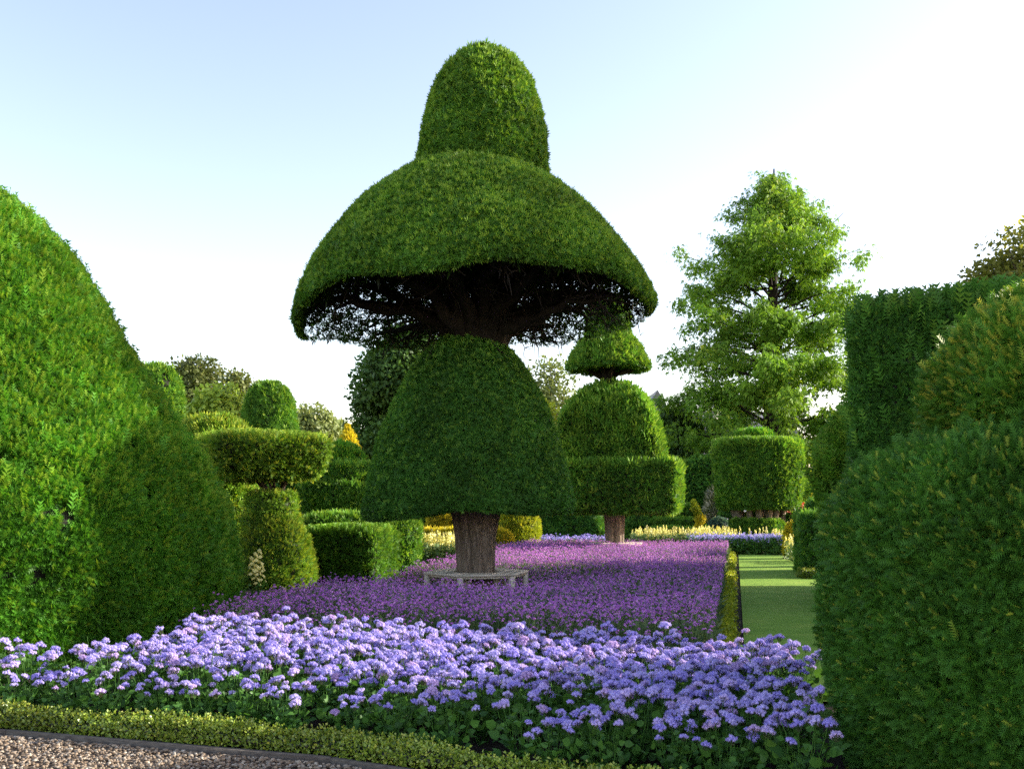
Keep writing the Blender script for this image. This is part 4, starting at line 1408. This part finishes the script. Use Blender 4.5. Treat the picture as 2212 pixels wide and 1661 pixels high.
mb = MB()
hw = Waves(1.3, 10, 77)
x, y = verb_points(46000)
n = len(x)
h = .50 + .045 * hw(np.stack([x, y, y * 0], -1)) + rng.normal(size=n) * .055
h *= np.clip(.72 + .5 * (y - bed_front(x)), .72, 1.0)
rb = np.sqrt((x - mx0) ** 2 + (y - MY) ** 2)
h = np.where(rb < 2.6, np.minimum(h, .13 + .19 * np.clip(rb - .95, 0, 1.6) + rng.random(n) ** 4 * .22), h)
kf = (y - bed_front(x) > .5) | (rng.random(n) < .35)
x, y, h = x[kf], y[kf], h[kf]
n = len(x)
P = np.stack([x, y, h], -1)
up = np.tile([0, 0, 1.], (n, 1))
A = unit(up + rand_unit(n) * .35)
B = unit(np.cross(A, rand_unit(n)))
C = np.cross(A, B)
s = rng.uniform(.015, .027, (n, 1, 1)) * np.where(y > 16, 1.15, 1.0)[:, None, None]
tv, tf = T_FLOR
Vv = P[:, None] + s * (tv[None, :, :1] * A[:, None] + tv[None, :, 1:2] * B[:, None] + tv[None, :, 2:] * C[:, None])
mb.add(Vv.reshape(-1, 3), (tf[None] + (np.arange(n) * len(tv))[:, None, None]).reshape(-1, 4), np.repeat(rng.uniform(.1, 1, n), len(tv)), 1)
# stems: thin upright blades
Bs = unit(np.cross(up, rand_unit(n))) * .0022
base = P * np.array([1, 1, 0]) + rng.normal(size=(n, 3)) * np.array([.04, .04, 0]) + np.array([0, 0, .1])
Vs = np.stack([base - Bs, base + Bs, P + Bs * .8, P - Bs * .8], 1).reshape(-1, 3)
mb.add(Vs, np.arange(4 * n).reshape(-1, 4), np.repeat(rng.uniform(.3, .9, n), 4), 0)
# leaves
x, y = verb_points(60000)
n = len(x)
zlim = .40 * np.clip(.65 + .6 * (y - bed_front(x)), .65, 1.0)
zlim = np.minimum(zlim, .12 + .17 * np.clip(np.sqrt((x - mx0) ** 2 + (y - MY) ** 2) - .95, 0, 2))
P = np.stack([x, y, rng.random(n) ** .7 * zlim], -1)
T_LANCE = t_fan(1, 0, .11, .0)
sprigs(mb, P, np.tile([0, 0, 1.], (n, 1)), T_LANCE, .13, out=.55, up=.25, spread=.9, flat=.3, rnd=(.12, .95))
tag(mb.build('verbena', [VBL, VBF]), 'sea of purple verbena flowers around both big trunks', 'flowers', kind='stuff')


# ---- far ageratum rows
def flower_drift(name, label, x0, x1, y0, y1, zt, n, fmat, lmat, size, leafn, leaf=.08, skew=0.0, fl=T_FLOR, cat='flowers'):
    mb = MB()
    x = rng.uniform(x0, x1, n)
    y = rng.uniform(y0, y1, n) + skew * (x - x0)
    z = zt + rng.normal(size=n) * .05 - rng.random(n) ** 3 * .15
    A = unit(np.array([0, -.3, 1.]) + rand_unit(n) * .4)
    B = unit(np.cross(A, rand_unit(n)))
    C = np.cross(A, B)
    s = size * rng.uniform(.7, 1.3, (n, 1, 1))
    tv, tf = fl
    Vv = np.stack([x, y, z], -1)[:, None] + s * (tv[None, :, :1] * A[:, None] + tv[None, :, 1:2] * B[:, None] + tv[None, :, 2:] * C[:, None])
    mb.add(Vv.reshape(-1, 3), (tf[None] + (np.arange(n) * len(tv))[:, None, None]).reshape(-1, 4), np.repeat(rng.uniform(.1, 1, n), len(tv)), 1)
    xl = rng.uniform(x0, x1, leafn)
    yl = rng.uniform(y0, y1, leafn) + skew * (xl - x0)
    P = np.stack([xl, yl, rng.random(leafn) * zt * .92], -1)
    sprigs(mb, P, unit(np.stack([rng.normal(size=leafn), -np.ones(leafn), np.ones(leafn)], -1)), T_LEAF, leaf, rnd=(.12, .9), m=0)
    return tag(mb.build(name, [lmat, fmat]), label, cat, kind='stuff')


flower_drift('ageratum_bed', 'far drift of mauve ageratum closing the end of the lawn', path_left(29) - 1.2, path_left(29) + 1.9, 29.8, 31.6, .56, 1500, AGF, AGL, .045, 9000, .1)
flower_drift('ageratum_bed', 'far drift of pale mauve ageratum behind the purple sea, left of the farther trunk', X(1170, 29), X(1335, 29), 28.7, 30.0, .56, 900, AGF, AGL, .045, 4000, .1)

# ---- snapdragon spikes
V_, F_ = [], []
for i in range(16):
    a = i * 2.399
    z = .35 + .65 * i / 16
    r = .10 * (1.05 - i / 16) + .01
    c = np.array([z, math.cos(a) * r, math.sin(a) * r])
    o = np.array([.25, math.cos(a), math.sin(a)])
    u_ = unit(np.cross(o, [1, 0, 0.1]))
    w_ = unit(np.cross(o, u_))
    k = len(V_)
    for (p_, q_) in ((1, 0), (0, 1), (-1, 0), (0, -1)):
        V_.append(c + .055 * (u_ * p_ + w_ * q_))
    F_.append((k, k + 1, k + 2, k + 3))
T_SPIKE = (np.array(V_), np.array(F_))


def spike_bed(name, label, x0, x1, y0, y1, h, n, skew=0.0):
    mb = MB()
    x = rng.uniform(x0, x1, n)
    y = rng.uniform(y0, y1, n) + skew * (x - x0)
    A = unit(np.array([0, 0, 1.]) + rand_unit(n) * .12)
    B = unit(np.cross(A, rand_unit(n)))
    C = np.cross(A, B)
    s = rng.uniform(.38, .5, (n, 1, 1))
    P = np.stack([x, y, h - s[:, 0, 0] + rng.normal(size=n) * .06], -1)
    tv, tf = T_SPIKE
    Vv = P[:, None] + s * (tv[None, :, :1] * A[:, None] + tv[None, :, 1:2] * B[:, None] + tv[None, :, 2:] * C[:, None])
    mb.add(Vv.reshape(-1, 3), (tf[None] + (np.arange(n) * len(tv))[:, None, None]).reshape(-1, 4), np.repeat(rng.uniform(.1, 1, n), len(tv)), 1)
    nl = n * 40
    xl = rng.uniform(x0, x1, nl)
    yl = rng.uniform(y0, y1, nl) + skew * (xl - x0)
    sprigs(mb, np.stack([xl, yl, rng.random(nl) * h * .72], -1), np.tile([0, -.5, .8], (nl, 1)), T_LEAF, .09, rnd=(.15, .98), m=0)
    return tag(mb.build(name, [SNAPL, SNAP]), label, 'flowers', kind='stuff')


spike_bed('snapdragon_bed', 'sunny drift of pale yellow flower spikes left of the big trunk', X(885, 23), X(1035, 23), 22.2, 24.5, .88, 260)
spike_bed('snapdragon_bed', 'far row of pale yellow flower spikes behind the purple sea, right of the farther trunk', X(1365, 32), X(1580, 32), 31.4, 32.6, .80, 170)
spike_bed('snapdragon_bed', 'few yellow flower spikes beside the upright golden bush', X(1708, 26), X(1728, 26), 24.8, 26.6, .72, 26)
spike_bed('snapdragon_bed', 'few yellow flower spikes before the low round hedge of the drum yew', X(1575, 33), X(1690, 33), 32.5, 33.2, .74, 26)

# solitary yellow snapdragon by the huge mound
sxp, syp = X(553, 12.9), 12.9
t = thing('snapdragon_plant', 'single pale yellow snapdragon clump between the huge mound and round cushion', 'flower plant', (sxp, syp, 0))
mb = MB()
n = 150
P = np.array([sxp, syp, 0]) + np.stack([rng.normal(size=n) * .07, rng.normal(size=n) * .07, rng.random(n) * .55], -1)
sprigs(mb, P, unit(rng.normal(size=(n, 3)) + np.array([0, 0, .6])), T_LEAF, .06, rnd=(.15, .9))
mb.build('leaves', AGL, t)
for (ddx, zt_, L) in ((-.06, .92, .42), (.0, .98, .46), (.035, 1.02, .46), (.07, .80, .36), (-.03, .82, .36), (.02, .76, .36)):
    mb = MB()
    tv, tf = T_SPIKE
    y0 = rng.normal() * .03
    mb.add(np.array([sxp + ddx, syp + y0, zt_ - L]) + L * np.stack([tv[:, 1] * 1.3, tv[:, 2] * 1.3, tv[:, 0]], -1), tf, rng.uniform(.3, 1, len(tv)))
    tube(mb, [(sxp + ddx * .3, syp + y0, .1), (sxp + ddx, syp + y0, zt_ - L * .3)], [.004, .003], 4, a=0)
    mb.build('flower_spike', SNAP, t)
